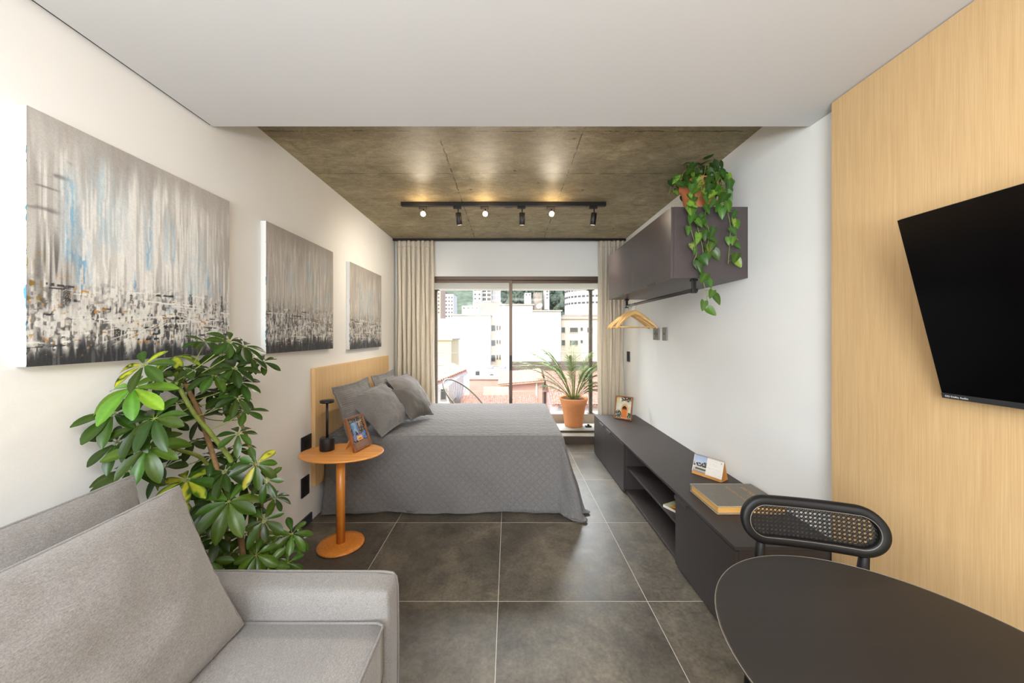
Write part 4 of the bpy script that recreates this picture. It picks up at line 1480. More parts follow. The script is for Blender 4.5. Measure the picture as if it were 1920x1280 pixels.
# ------------------------------------------------------------------ big book
bx0, bx1, by0, by1 = 1.128, 1.505, 1.925, 2.215
bz = KZ + 0.0008
t = thing('large_book', 'thick worn grey hardback book lying on the console', 'book', ((bx0 + bx1) / 2, (by0 + by1) / 2, bz))
hh = 0.044
obj('front_cover', B(bx0, bx1, by0, by1, bz + hh - 0.004, bz + hh), [MT['bookcloth']], t, bevel=0.0012)
obj('back_cover', B(bx0, bx1, by0, by1, bz, bz + 0.004), MT['bookcloth'], t, bevel=0.0012)
obj('spine', B(bx0, bx1, by1 - 0.004, by1, bz + 0.0042, bz + hh - 0.0042), MT['bookcloth'], t, bevel=0.001)
obj('page_block', B(bx0 + 0.007, bx1 - 0.006, by0 + 0.007, by1 - 0.005, bz + 0.0042, bz + hh - 0.0042), MT['paper'], t)
for nm, z in (('worn_edge', bz + hh - 0.002), ('worn_edge', bz + 0.002)):
    bm = NB()
    tube(bm, [(bx0, by1, z), (bx0, by0, z), (bx1, by0, z)], 0.0019, 6)
    tube(bm, [(bx0, by1 - 0.001, z + (0.0015 if z > bz + 0.02 else 0)), (bx1, by1 - 0.001, z + (0.0015 if z > bz + 0.02 else 0))], 0.0016, 6)
    obj(nm, bm, MT['wornedge'], t, label='worn pale edge of the board')
# lettering reads from the spine side; its top points to the wall
tz = bz + hh + 0.0002
obj('title_lettering', text_mesh('ENCYCLOPEDIA', 0.030, basis((1.405, 2.165, tz), (0, -1, 0), (1, 0, 0)), 0.0001), MT['gold'], t)
obj('subtitle_lettering', text_mesh('OF', 0.014, basis((1.375, 2.06, tz), (0, -1, 0), (1, 0, 0)), 0.0001), MT['gold'], t)
obj('subtitle_lettering', text_mesh('MONUMENTAL BRAZIL', 0.0185, basis((1.318, 2.175, tz), (0, -1, 0), (1, 0, 0)), 0.0001), MT['gold'], t)

# magazines on the console shelf
def mag_img():
    rs = np.random.RandomState(4)
    H, Wd = 60, 80
    v = np.linspace(0, 1, H)[:, None] * np.ones((1, Wd)); u = np.linspace(0, 1, Wd)[None] * np.ones((H, 1))
    img = np.ones((H, Wd, 3)) * np.array([0.80, 0.50, 0.08])
    nz = vnoise(rs, 5, 7, H, Wd)
    img = over(img, sst(0.5, 0.7, nz), [0.90, 0.72, 0.22])
    img = over(img, sst(0.60, 0.72, vnoise(rs, 8, 4, H, Wd)) * 0.9, [0.60, 0.30, 0.06])
    img = over(img, sst(0.62, 0.72, vnoise(rs, 7, 5, H, Wd)) * 0.9, [0.74, 0.76, 0.66])
    img = over(img, (u > 0.55) * (v > 0.8) * 0.9, [0.24, 0.38, 0.46])
    return img


for k, (lab, zz, off, rz) in enumerate((('thin magazine at the bottom of the small stack on the console shelf', 0.2405, (0.005, -0.006), 0.02),
                                        ('magazine with an orange and yellow cover, on top of the stack in the console', 0.2485, (0, 0), 0.0))):
    t = thing('magazine', lab, 'magazine', (1.066, 2.462, zz), 'magazines on the console shelf')
    t.rotation_euler = (0, 0, 0.47 + rz)
    h_ = 0.0072 if k == 0 else 0.009
    w_, l_ = (0.205, 0.212) if k == 0 else (0.21, 0.22)
    obj('pages', B(0, w_, -l_, 0, 0.0003, h_), MT['whitepaper'], t, local=True)
    picture('cover', mag_img(), (0, -l_, h_ + 0.0004), (w_, 0, 0), (0, l_, 0), MT['print'], t, local=True)
# ================================================================== SOFA
SX0, SX1 = XL + 0.01, -0.41
AY0, AY1 = 1.205, 1.325
SY0 = -0.75
sf = thing('sofa', 'light grey upholstered sofa with piped slab arms, against the left wall', 'sofa', (-0.95, 0.3, 0))


def softbox(x0, x1, y0, y1, z0, z1, r, seg=5, puff=0.0, sub=10):
    """rounded box with slightly puffed faces"""
    bm = NB()
    bmesh.ops.create_cube(bm, size=1.0)
    bmesh.ops.subdivide_edges(bm, edges=bm.edges[:], cuts=sub, use_grid_fill=True)
    c = Vector(((x0 + x1) / 2, (y0 + y1) / 2, (z0 + z1) / 2))
    hs_ = Vector(((x1 - x0) / 2, (y1 - y0) / 2, (z1 - z0) / 2))
    for v in bm.verts:
        p = Vector((v.co.x * 2, v.co.y * 2, v.co.z * 2))
        q_ = Vector([math.copysign(abs(p[i]) ** 0.8, p[i]) * hs_[i] for i in range(3)])
        inner = Vector([max(-hs_[i] + r, min(hs_[i] - r, q_[i])) for i in range(3)])
        d = q_ - inner
        if d.length > 1e-7:
            m = max(abs(d.x), abs(d.y), abs(d.z))
            q_ = inner + d.normalized() * (m if m < r else r)
        if puff:
            for i in range(3):
                if abs(p[i]) > 0.999:
                    a_, b_ = [p[j] for j in range(3) if j != i]
                    q_[i] += math.copysign(puff * (1 - a_ * a_) * (1 - b_ * b_), p[i])
        v.co = c + q_
        v.co += Vector((mnoise.noise(v.co * 3), mnoise.noise(v.co * 3 + Vector((5, 0, 0))), mnoise.noise(v.co * 3 + Vector((0, 5, 0))))) * 0.004
    for f in bm.faces: f.smooth = True
    return bm


def arm(y0, y1):
    o = obj('arm', softbox(SX0 + 0.001, SX1, y0, y1, 0.06, 0.558, 0.026, puff=0.004), MT['sofa'], sf)
    # piping along the outer top edge and down the front
    yo = y1 - 0.008 if y0 > 0 else y0 + 0.008
    yi = y0 + 0.012 if y0 > 0 else y1 - 0.012
    pts = [(SX0 + 0.02, yo, 0.553), (-1.0, yo, 0.556), (SX1 - 0.05, yo, 0.554), (SX1 - 0.018, yo, 0.549), (SX1 - 0.006, yo, 0.535), (SX1 - 0.001, yo, 0.50), (SX1 + 0.001, yo, 0.30), (SX1 - 0.001, yo, 0.08)]
    obj('piping', T(pts, 0.0048, 8), MT['sofapipe'], o)
    return o


arm(AY0, AY1)
arm(SY0, SY0 + 0.12)
obj('back', softbox(SX0, SX0 + 0.17, SY0 + 0.122, AY0 - 0.001, 0.10, 0.72, 0.04, puff=0.005), MT['sofa'], sf)
obj('base', softbox(SX0 + 0.172, SX1 - 0.008, SY0 + 0.122, AY0 - 0.001, 0.06, 0.27, 0.02), MT['sofa'], sf)
o = obj('seat_cushion', softbox(SX0 + 0.172, SX1 - 0.003, SY0 + 0.125, AY0 - 0.002, 0.275, 0.468, 0.025, puff=0.012, sub=14), MT['sofa'], sf)
obj('piping', T([(SX0 + 0.2, AY0 - 0.012, 0.463), (SX1 - 0.03, AY0 - 0.012, 0.464), (SX1 - 0.008, AY0 - 0.02, 0.462), (SX1 - 0.006, AY0 - 0.06, 0.463), (SX1 - 0.004, 0.8, 0.466), (SX1 - 0.004, 0.4, 0.467), (SX1 - 0.006, SY0 + 0.15, 0.463)], 0.004, 8), MT['sofapipe'], o)
for x in (SX0 + 0.06, SX1 - 0.06):
    for y in (SY0 + 0.06, AY1 - 0.06):
        obj('leg', T([(x, y, 0), (x, y, 0.062)], 0.02, 12), MT['black'], sf)

# back cushions: corner points measured in the room
def cushion(label, cb, ct, length, th, seed, hgt):
    """cb, ct: bottom and top far corners (towards the arm); cushion runs towards the camera"""
    cb, ct = Vector(cb), Vector(ct)
    u = Vector((0, -1, 0))
    c = (cb + ct) / 2 + u * length / 2
    v = (ct - cb)
    # u x v must face +X
    return pillow('sofa_cushion', label, c, -u, v, length, v.length, th, MT['sofa'], 0.0, seed, 'piped back cushions on the sofa', 'cushion', 0.0052, dog=0.035, n=36, wr=0.6)


cushion('front light grey piped sofa cushion, its lower corner resting on the seat', (-0.865, 1.165, 0.485), (-1.075, 1.165, 0.935), 0.86, 0.17, 2, 0.5)
cushion('rear light grey piped sofa cushion, leaning on the sofa back behind the front one', (-1.125, 1.20, 0.50), (-1.262, 1.20, 0.955), 0.86, 0.13, 6, 0.5)

# ================================================================== DINING TABLE AND CHAIR
t = thing('dining_table', 'dark round dining table in the right foreground', 'dining table', (0.833, 0.71, 0))
bm = L([(0, 0.722), (0.93, 0.722), (0.955, 0.724), (0.975, 0.732), (0.992, 0.745), (1.0, 0.749), (0.998, 0.7502), (0.985, 0.7505), (0, 0.7505)], (0.833, 0.71, 0), 128, smooth=True, sx=0.358, sy=0.388)
obj('tabletop', bm, MT['tabletop'], t)
bm = NB(); tube(bm, [(0.833 + 0.3575 * math.cos(a), 0.71 + 0.3875 * math.sin(a), 0.7498) for a in [2 * math.pi * k / 96 for k in range(96)]], 0.0011, 6, closed=True)
obj('edge_line', bm, MT['plate'], t, label='thin pale worn rim of the tabletop')
obj('column', T([(0.86, 0.66, 0.02), (0.86, 0.66, 0.722)], 0.04, 24), MT['blackwood'], t)
obj('base_disc', L(rprof(0.24, 0.002, 0.022, 0.006), (0.86, 0.66, 0), 48), MT['blackwood'], t)

# chair: local frame, x along the backrest, -y toward the table; centre between the posts
ch = thing('dining_chair', 'black dining chair with a cane backrest, tucked under the dark table', 'chair', (1.055, 1.24, 0))
rot = math.radians(-16)
ch.rotation_euler = (0, 0, rot)
HW, HH, ZB = 0.218, 0.083, 0.763      # half size of the backrest and its centre height


def bend(p):
    # gentle curve of the back around the sitter, slight recline
    return Vector((p.x, p.y - 0.42 * p.x ** 2 + 0.10 * (p.z - ZB) + 0.02, p.z))


def stadium(hw, hh, n=24):
    pts = []
    c = hw - hh
    for k in range(n + 1):
        a = -math.pi / 2 + math.pi * k / n
        pts.append((c + hh * math.cos(a), hh * math.sin(a)))
    for k in range(1, 8):
        pts.append((c - 2 * c * k / 8, hh))
    for k in range(n + 1):
        a = math.pi / 2 + math.pi * k / n
        pts.append((-c + hh * math.cos(a), hh * math.sin(a)))
    for k in range(1, 8):
        pts.append((-c + 2 * c * k / 8, -hh))
    return pts


bm = NB()
rr = []
prof = [(0.0, -0.011), (0.004, -0.016), (0.024, -0.016), (0.031, -0.011), (0.033, 0.0), (0.031, 0.011), (0.024, 0.016), (0.004, 0.016), (0.0, 0.011)]
inner_hw, inner_hh = HW - 0.033, HH - 0.033
outs = []
for (o_, y) in prof:
    outs.append([(x, y, z) for (x, z) in stadium(inner_hw + o_, inner_hh + o_)])
for ring in outs:
    rr.append([bm.verts.new(bend(Vector((x, y, ZB + z)))) for (x, y, z) in ring])
n_ = len(rr[0])
for a in range(len(rr)):
    A, Bq = rr[a], rr[(a + 1) % len(rr)]
    for k in range(n_):
        f = bm.faces.new((A[k], A[(k + 1) % n_], Bq[(k + 1) % n_], Bq[k])); f.smooth = True
bmesh.ops.recalc_face_normals(bm, faces=bm.faces)
br = obj('backrest', bm, MT['blackwood'], ch, local=True)
# cane weave
bm = NB()
def inside(x, z):
    c = inner_hw - inner_hh
    dx = max(0, abs(x) - c)
    return math.hypot(dx, z) < inner_hh + 0.002
def strand(p, q_, w_, yo):
    # straight strand from p to q (x,z), clipped to the stadium, as short bent boxes
    N_ = 44
    run = []
    for k in range(N_ + 1):
        s_ = k / N_
        x, z = p[0] + (q_[0] - p[0]) * s_, p[1] + (q_[1] - p[1]) * s_
        if inside(x, z): run.append((x, z))
    if len(run) < 2: return
    step = max(1, len(run) // 10)
    r2 = run[::step]
    if r2[-1] != run[-1]: r2.append(run[-1])
    dx, dz = q_[0] - p[0], q_[1] - p[1]; l_ = math.hypot(dx, dz); nx, nz = -dz / l_ * w_ / 2, dx / l_ * w_ / 2
    prev = None
    for (x, z) in r2:
        cur = [bm.verts.new(bend(Vector((x + nx * s1_, yo + 0.0006 * s2_, ZB + z + nz * s1_)))) for s1_, s2_ in ((-1, -1), (1, -1), (1, 1), (-1, 1))]
        if prev:
            for k in range(4):
                bm.faces.new((prev[k], prev[(k + 1) % 4], cur[(k + 1) % 4], cur[k]))
        prev = cur
pit = 0.0135
nx_ = int(inner_hw / pit) + 1; nz_ = int(inner_hh / pit) + 1
for i in range(-nx_, nx_ + 1):
    for d_ in (-0.0016, 0.0016):
        strand((i * pit + d_, -0.06), (i * pit + d_, 0.06), 0.0016, 0.0010)
for j in range(-nz_, nz_ + 1):
    for d_ in (-0.0016, 0.0016):
        strand((-0.22, j * pit + d_), (0.22, j * pit + d_), 0.0016, -0.0010)
for i in range(-nx_ - 6, nx_ + 7):
    x = (i + 0.5) * pit
    strand((x - 0.06, -0.06), (x + 0.06, 0.06), 0.0022, 0.0026)
    strand((x - 0.06, 0.06), (x + 0.06, -0.06), 0.0022, -0.0026)
obj('cane_panel', bm, MT['cane'], br, local=True, label='open woven black cane panel')
bm = NB(); tube(bm, [bend(Vector((x, -0.0165, ZB + z))) for (x, z) in stadium(inner_hw + 0.005, inner_hh + 0.005)], 0.0013, 6, closed=True)
obj('cane_spline', bm, MT['plate'], br, local=True, label='thin pale highlight bead round the cane')
for sx in (-1, 1):
    x = sx * 0.152
    top = bend(Vector((x, 0.004, ZB - HH + 0.012)))
    obj('back_post', T([(x * 1.0, 0.03, 0.44), (x * 1.0, top.y + 0.012, 0.60), top], [0.019, 0.018, 0.014], 16), MT['blackwood'], ch, local=True)
    obj('leg', T([(x * 1.0, 0.03, 0.44), (x * 1.12, 0.10, 0.0)], [0.019, 0.013], 14), MT['blackwood'], ch, local=True)
    obj('leg', T([(x * 1.0, -0.33, 0.43), (x * 1.15, -0.37, 0.0)], [0.019, 0.013], 14), MT['blackwood'], ch, local=True)
bm = L([(0, 0.432), (0.9, 0.432), (1.0, 0.440), (1.0, 0.458), (0.9, 0.466), (0, 0.462)], (0, -0.16, 0), 48, sx=0.225, sy=0.215)
obj('seat', bm, MT['blackwood'], ch, local=True)

# ================================================================== TELEVISION
t = thing('television', 'large black flat television tilted forward on the oak panelling', 'television', (1.44, 0.64, 1.22))
tl, bl = Vector((1.285, 1.179, 1.808)), Vector((1.437, 1.179, 1.222))
up = (tl - bl); Hh = up.length; up.normalize()
ex = Vector((0, -1, 0)); nn = ex.cross(up).normalized()   # toward the room (-X)
Wt = 1.09
c0 = bl + ex * Wt / 2 + up * Hh / 2
obj('housing', obox(NB(), c0 - nn * 0.012, ex * Wt / 2, up * Hh / 2, nn * 0.0085), MT['blackplastic'], t, bevel=0.003)
obj('screen', obox(NB(), c0 + up * 0.008 + nn * -0.001, ex * (Wt / 2 - 0.001), up * (Hh / 2 - 0.0095), nn * 0.0022), MT['screen'], t)
obj('bottom_bezel', obox(NB(), bl + ex * Wt / 2 + up * 0.0085 - nn * 0.0005, ex * Wt / 2, up * 0.0085, nn * 0.004), MT['bezel'], t, bevel=0.001)
obj('lettering', text_mesh('ᑐᑕ Dolby Audio'.replace('ᑐᑕ', 'DD'), 0.0085, basis(bl + ex * 0.010 + up * 0.0055 + nn * 0.0038, ex, up), 0.0001), MT['whiteink'], t)
bm = B(1.425, 1.4695, 0.50, 0.78, 1.42, 1.62)
obj('wall_bracket', bm, MT['black'], t)
bm = NB()
for y in (0.55, 0.73):
    obox(bm, (1.42, y, 1.50), Vector((0.030, 0, 0)), Vector((0, 0.012, 0)), Vector((0, 0, 0.03)))
obj('tilt_arm', bm, MT['black'], t)

# ================================================================== PLANTS
def leafset():
    bm = NB()
    lay = bm.verts.layers.float_color.new('Col')
    return bm, lay


def leaf(bm, lay, base, d, n, L_, W_, col, col2=None, droop=0.3, fold=0.15, shape='ob', segs=6, curl=0.0, rs=random):
    """leaf from base along d, face normal n"""
    d = Vector(d).normalized(); n = Vector(n); n = (n - d * n.dot(d))
    if n.length < 1e-5: n = Vector((0, 0, 1))
    n.normalize()
    s_ = d.cross(n).normalized()
    rows = []
    for k in range(segs + 1):
        t_ = k / segs
        if shape == 'ob': w_ = W_ * (math.sin(math.pi * min(0.985, t_ ** 1.45 * 0.955 + 0.03)) ** 0.62)
        elif shape == 'heart':
            w_ = W_ * (max(0, 1 - (t_ * 1.0) ** 1.7)) ** 0.8 * min(1, 0.62 + t_ * 2.2)
        else: w_ = W_ * math.sin(math.pi * (0.06 + 0.92 * t_)) ** 0.8
        y = L_ * t_
        c = base + d * y - n * (droop * L_ * t_ * t_) - Vector((0, 0, 1)) * (droop * 0.6 * L_ * t_ * t_)
        if shape == 'heart':
            off = d * (-0.16 * L_ * max(0, 1 - t_ * 4))
        else: off = Vector((0, 0, 0))
        f = fold * w_
        row = []
        for m_, q_ in ((-1, 1.0), (-0.5, 0.42), (0, 0), (0.5, 0.42), (1, 1.0)):
            row.append(bm.verts.new(c + s_ * (w_ / 2 * m_) + n * (f * q_) + off * abs(m_)))
        rows.append(row)
    for i, r in enumerate(rows):
        for j, v in enumerate(r):
            cc = col
            if j == 2: cc = tuple(x * 1.25 + 0.01 for x in col)
            if col2 is not None and (abs(j - 2) <= 1 if col2[3] == 0 else j <= 2) and rs.random() < 0.8: cc = col2[:3]
            v[lay] = (cc[0], cc[1], cc[2], 1)
    for A, Bq in zip(rows, rows[1:]):
        for j in range(4):
            f = bm.faces.new((A[j], A[j + 1], Bq[j + 1], Bq[j])); f.smooth = True


def leafcol(rs, k=1.0, base=(0.066, 0.150, 0.011)):
    a = rs.uniform(0.6, 1.35) * k
    return (base[0] * a * rs.uniform(0.8, 1.3), base[1] * a, base[2] * a * rs.uniform(0.7, 1.2))


def curve3(p0, p1, p2, p3, n=10):
    out = []
    for k in range(n + 1):
        t_ = k / n
        out.append(p0 * (1 - t_) ** 3 + p1 * 3 * t_ * (1 - t_) ** 2 + p2 * 3 * t_ * t_ * (1 - t_) + p3 * t_ ** 3)
    return out


# ---- umbrella plant behind the sofa arm
rs = random.Random(11)
PX, PY = -1.215, 1.62
t = thing('umbrella_plant', 'tall bushy umbrella plant with some yellow variegated leaves, behind the sofa arm', 'plant', (PX, PY, 0))
obj('pot', L([(0, 0.004), (0.13, 0.004), (0.135, 0.01), (0.17, 0.27), (0.18, 0.275), (0.18, 0.30), (0.165, 0.30), (0.16, 0.27), (0, 0.265)], (PX, PY, 0), 40), MT['base'], t)
obj('soil', L([(0, 0.278), (0.08, 0.276), (0.158, 0.272)], (PX, PY, 0), 24), MT['soil'], t)
def Q(px, py, dmax=1.70, dmin=1.16):
    lim = 1.455 * F / max(1, VX - px)
    d_ = min(dmax, lim)
    return P(px, py, d_)
stems = []
def stem(pts, r0, r1, mat, nm='stem'):
    pts = [Vector(p) for p in pts]
    sm = []
    for i in range(len(pts) - 1):
        a0, a1 = pts[max(0, i - 1)], pts[i]; b0, b1 = pts[i + 1], pts[min(len(pts) - 1, i + 2)]
        for k in range(6):
            t_ = k / 6
            sm.append(0.5 * ((2 * a1) + (b0 - a0) * t_ + (2 * a0 - 5 * a1 + 4 * b0 - b1) * t_ ** 2 + (-a0 + 3 * a1 - 3 * b0 + b1) * t_ ** 3))
    sm.append(pts[-1])
    n_ = len(sm)
    obj(nm, T(sm, [r0 + (r1 - r0) * k / (n_ - 1) for k in range(n_)], 8), mat, t)
    stems.extend(sm)
stem([(PX + 0.02, PY, 0.27), P(452, 1010, 1.62), P(440, 960, 1.60), P(415, 900, 1.58), P(392, 830, 1.56), P(372, 770, 1.52), P(345, 715, 1.50)], 0.013, 0.008, MT['stem'])
stem([(PX - 0.03, PY + 0.02, 0.27), P(425, 1000, 1.66), P(420, 960, 1.66), P(405, 905, 1.62), P(380, 860, 1.54), P(330, 842, 1.42)], 0.011, 0.007, MT['greenstem'])
stem([(PX + 0.05, PY + 0.03, 0.27), P(470, 1010, 1.66), P(470, 950, 1.66), P(450, 900, 1.62), P(428, 855, 1.58), P(395, 812, 1.52), P(362, 772, 1.48), P(330, 715, 1.45)], 0.012, 0.008, MT['greenstem'])
stem([(PX + 0.06, PY, 0.27), P(485, 1000, 1.64), P(490, 950, 1.64), P(485, 900, 1.64), P(470, 840, 1.66), P(440, 760, 1.72), P(425, 700, 1.74)], 0.010, 0.006, MT['stem'])
stem([(PX - 0.04, PY - 0.03, 0.27), P(400, 1010, 1.58), P(390, 960, 1.55)], 0.008, 0.005, MT['stem'])
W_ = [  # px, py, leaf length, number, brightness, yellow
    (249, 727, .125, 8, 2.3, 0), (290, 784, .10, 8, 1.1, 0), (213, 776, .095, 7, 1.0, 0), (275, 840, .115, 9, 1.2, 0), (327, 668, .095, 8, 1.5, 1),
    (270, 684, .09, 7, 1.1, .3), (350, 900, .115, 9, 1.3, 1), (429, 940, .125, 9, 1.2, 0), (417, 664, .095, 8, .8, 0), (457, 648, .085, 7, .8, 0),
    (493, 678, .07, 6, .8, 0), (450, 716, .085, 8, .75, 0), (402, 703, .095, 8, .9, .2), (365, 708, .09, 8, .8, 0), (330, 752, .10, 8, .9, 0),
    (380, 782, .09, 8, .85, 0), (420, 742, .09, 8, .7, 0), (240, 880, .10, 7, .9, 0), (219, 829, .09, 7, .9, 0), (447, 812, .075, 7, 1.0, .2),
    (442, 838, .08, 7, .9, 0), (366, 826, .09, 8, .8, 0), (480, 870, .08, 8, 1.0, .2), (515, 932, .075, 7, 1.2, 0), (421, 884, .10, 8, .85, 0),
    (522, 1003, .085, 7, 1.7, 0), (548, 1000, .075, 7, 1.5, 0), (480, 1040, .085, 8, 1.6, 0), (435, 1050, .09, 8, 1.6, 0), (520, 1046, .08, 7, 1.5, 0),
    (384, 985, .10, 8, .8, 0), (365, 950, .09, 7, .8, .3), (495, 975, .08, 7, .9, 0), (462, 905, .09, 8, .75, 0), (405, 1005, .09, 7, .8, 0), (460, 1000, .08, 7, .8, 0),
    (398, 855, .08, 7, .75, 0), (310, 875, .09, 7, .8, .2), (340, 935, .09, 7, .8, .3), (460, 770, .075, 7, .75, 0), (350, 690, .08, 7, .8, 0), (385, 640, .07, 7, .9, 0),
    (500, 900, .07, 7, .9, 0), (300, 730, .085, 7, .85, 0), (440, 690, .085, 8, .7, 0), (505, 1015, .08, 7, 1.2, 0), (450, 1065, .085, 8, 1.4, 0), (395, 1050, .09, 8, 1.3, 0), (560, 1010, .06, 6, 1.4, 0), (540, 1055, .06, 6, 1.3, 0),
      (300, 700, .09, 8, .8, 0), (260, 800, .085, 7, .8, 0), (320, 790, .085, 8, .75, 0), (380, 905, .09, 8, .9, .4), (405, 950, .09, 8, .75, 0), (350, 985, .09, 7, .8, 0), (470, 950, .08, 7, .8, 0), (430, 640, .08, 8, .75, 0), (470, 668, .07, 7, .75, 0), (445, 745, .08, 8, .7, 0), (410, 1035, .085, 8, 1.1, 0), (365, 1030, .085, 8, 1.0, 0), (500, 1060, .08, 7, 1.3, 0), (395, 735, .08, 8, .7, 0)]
bm, lay = leafset()
pet = NB()
for i, (px, py, L_, nl, br_, yl) in enumerate(W_):
    dmax = 1.70 - 0.25 * ((i * 7) % 5) / 5
    if px in (429, 350): dmax = 1.50
    if px < 300: dmax = 1.30
    c = Q(px, py, dmax)
    if c.y < 1.345 and c.z < 0.60: c.y = 1.36
    # petiole from the nearest lower stem point
    best = min(stems, key=lambda s__: (s__ - c).length + (0.25 if s__.z > c.z + 0.02 else 0))
    mid = (best + c) / 2 + Vector((0, -0.01, -0.03))
    tube(pet, curve3(best, best * 0.6 + mid * 0.4, mid * 0.6 + c * 0.4, c, 6), 0.0022, 5)
    out = (c - Vector((best.x, best.y, c.z - 0.06)))
    # whorl axis: outward and up, toward the light and the camera
    ax = (out.normalized() * 0.45 + Vector((rs.uniform(-0.1, 0.4), rs.uniform(-0.75, -0.3), rs.uniform(0.5, 1.0)))).normalized()
    if px < 260: ax = Vector((0.2, -0.6, 0.8)).normalized()
    a, b = frame_at(ax)
    ph = rs.uniform(0, 6)
    for k in range(nl):
        an = ph + 2 * math.pi * k / nl + rs.uniform(-0.12, 0.12)
        rd = a * math.cos(an) + b * math.sin(an)
        l_ = 0.97 * L_ * rs.uniform(0.78, 1.08) * (1.0 + 0.12 * (-rd.z))
        d = (rd + ax * rs.uniform(-0.02, 0.3) - Vector((0, 0, 0.22))).normalized()
        # keep the leaves off the wall
        e_ = c + d * (l_ + 0.02)
        if e_.x < XL + 0.05:
            d.x += (XL + 0.05 - e_.x) / l_; d.normalize()
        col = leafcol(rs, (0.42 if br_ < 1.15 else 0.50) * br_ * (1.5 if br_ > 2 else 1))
        c2 = None
        if rs.random() < yl * 0.85: c2 = (rs.uniform(0.30, 0.42), rs.uniform(0.34, 0.44), 0.03, 0)
        base = c + d * 0.012
        tube(pet, [c, base], 0.0012, 4, cap=False)
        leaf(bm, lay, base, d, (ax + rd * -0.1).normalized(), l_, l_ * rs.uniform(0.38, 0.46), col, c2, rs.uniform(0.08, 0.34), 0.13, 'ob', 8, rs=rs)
me_ = bpy.data.meshes.new('tmp'); pet.to_mesh(me_); pet.free()
k0 = len(bm.faces)
bm.from_mesh(me_); bpy.data.meshes.remove(me_)
bm.faces.ensure_lookup_table()
for f in bm.faces[k0:]: f.material_index = 1
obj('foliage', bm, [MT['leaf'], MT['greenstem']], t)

# ---- trailing pothos on the wall cupboard
rs = random.Random(5)
hx, hy, hz = 1.315, 2.47, CZ1 + 0.001
t = thing('trailing_pothos', 'trailing heart-leaved pothos in a terracotta pot on top of the wall cupboard', 'plant', (hx, hy, hz))
obj('pot', L([(0, 0), (0.078, 0), (0.082, 0.004), (0.108, 0.175), (0.120, 0.178), (0.124, 0.185), (0.124, 0.225), (0.120, 0.23), (0.108, 0.23), (0.105, 0.20), (0, 0.195)], (hx, hy, hz), 40), MT['terracotta2'], t)
obj('soil', L([(0, 0.207), (0.05, 0.205), (0.104, 0.2)], (hx, hy, hz), 24), MT['soil'], t)
bm, lay = leafset(); vine = NB()
def vleaf(p, size, up=None, br_=1.0, face=None):
    face = face or Vector((rs.uniform(-0.7, 0.4), -1, rs.uniform(-0.05, 0.7))).normalized()
    d = Vector((rs.uniform(-0.7, 0.7), -0.15, -1 + rs.uniform(-0.1, 0.7))).normalized() if up is None else up
    col = leafcol(rs, br_ * 0.68, (0.060, 0.15, 0.020))
    c2 = (rs.uniform(0.16, 0.28), rs.uniform(0.25, 0.34), 0.04, rs.choice([0, 1])) if rs.random() < 0.28 else None
    leaf(bm, lay, p, d, face, size, size * 0.86, col, c2, rs.uniform(0.0, 0.25), 0.10, 'heart', 8, rs=rs)
def runner(pts, step=0.045, size=0.062, br_=1.0, ends=True):
    pts = [Vector(p) for p in pts]
    sm = []
    for i in range(len(pts) - 1):
        a0, a1 = pts[max(0, i - 1)], pts[i]; b0, b1 = pts[i + 1], pts[min(len(pts) - 1, i + 2)]
        for k in range(6):
            t_ = k / 6
            sm.append(0.5 * ((2 * a1) + (b0 - a0) * t_ + (2 * a0 - 5 * a1 + 4 * b0 - b1) * t_ ** 2 + (-a0 + 3 * a1 - 3 * b0 + b1) * t_ ** 3))
    sm.append(pts[-1])
    tube(vine, sm, 0.0022, 6)
    acc = 0
    for a, b in zip(sm, sm[1:]):
        acc += (b - a).length
        if acc > step:
            acc = 0
            side = Vector((rs.choice([-1, 1]) * rs.uniform(0.015, 0.045), -rs.uniform(0.005, 0.03), rs.uniform(-0.005, 0.02)))
            tube(vine, [b, b + side], 0.0012, 4)
            vleaf(b + side, size * rs.uniform(0.7, 1.15), None, br_)
rim = Vector((hx, hy, hz + 0.215))
yf = CY0 - 0.018
def V(px, py, d_): return P(px, py, d_)
runner([rim + Vector((-0.02, -0.10, 0)), rim + Vector((-0.02, -0.16, -0.03)), V(1303, 385, yf - 0.01), V(1308, 425, yf), V(1318, 470, yf), V(1316, 510, yf), V(1324, 550, yf - 0.01), V(1329, 582, yf - 0.01)], 0.036, 0.066, 1.15)
runner([rim + Vector((-0.05, -0.09, 0)), rim + Vector((-0.06, -0.15, -0.03)), V(1292, 390, yf - 0.03), V(1296, 430, yf - 0.03), V(1306, 470, yf - 0.02), V(1300, 490, yf - 0.02)], 0.034, 0.064, 1.2)
runner([rim + Vector((0.0, -0.10, 0)), rim + Vector((0.03, -0.15, -0.02)), V(1330, 375, yf - 0.02), V(1322, 405, yf - 0.02), V(1330, 440, yf - 0.02), V(1320, 480, yf)], 0.034, 0.06, 1.0)
runner([rim + Vector((0.06, -0.08, 0)), rim + Vector((0.10, -0.14, -0.03)), V(1362, 385, yf - 0.02), V(1369, 420, yf - 0.01), V(1368, 455, yf), V(1365, 495, yf)], 0.040, 0.062, 1.5)
runner([rim + Vector((0.05, -0.09, 0)), rim + Vector((0.07, -0.15, -0.02)), V(1352, 370, yf - 0.03), V(1358, 400, yf - 0.03)], 0.026, 0.072, 1.3)
runner([V(1369, 415, yf - 0.01), V(1380, 414, yf - 0.02), V(1386, 420, yf - 0.02)], 0.03, 0.06, 1.5)
runner([V(1368, 450, yf), V(1378, 446, yf - 0.02), V(1384, 450, yf - 0.02)], 0.03, 0.05, 1.5)
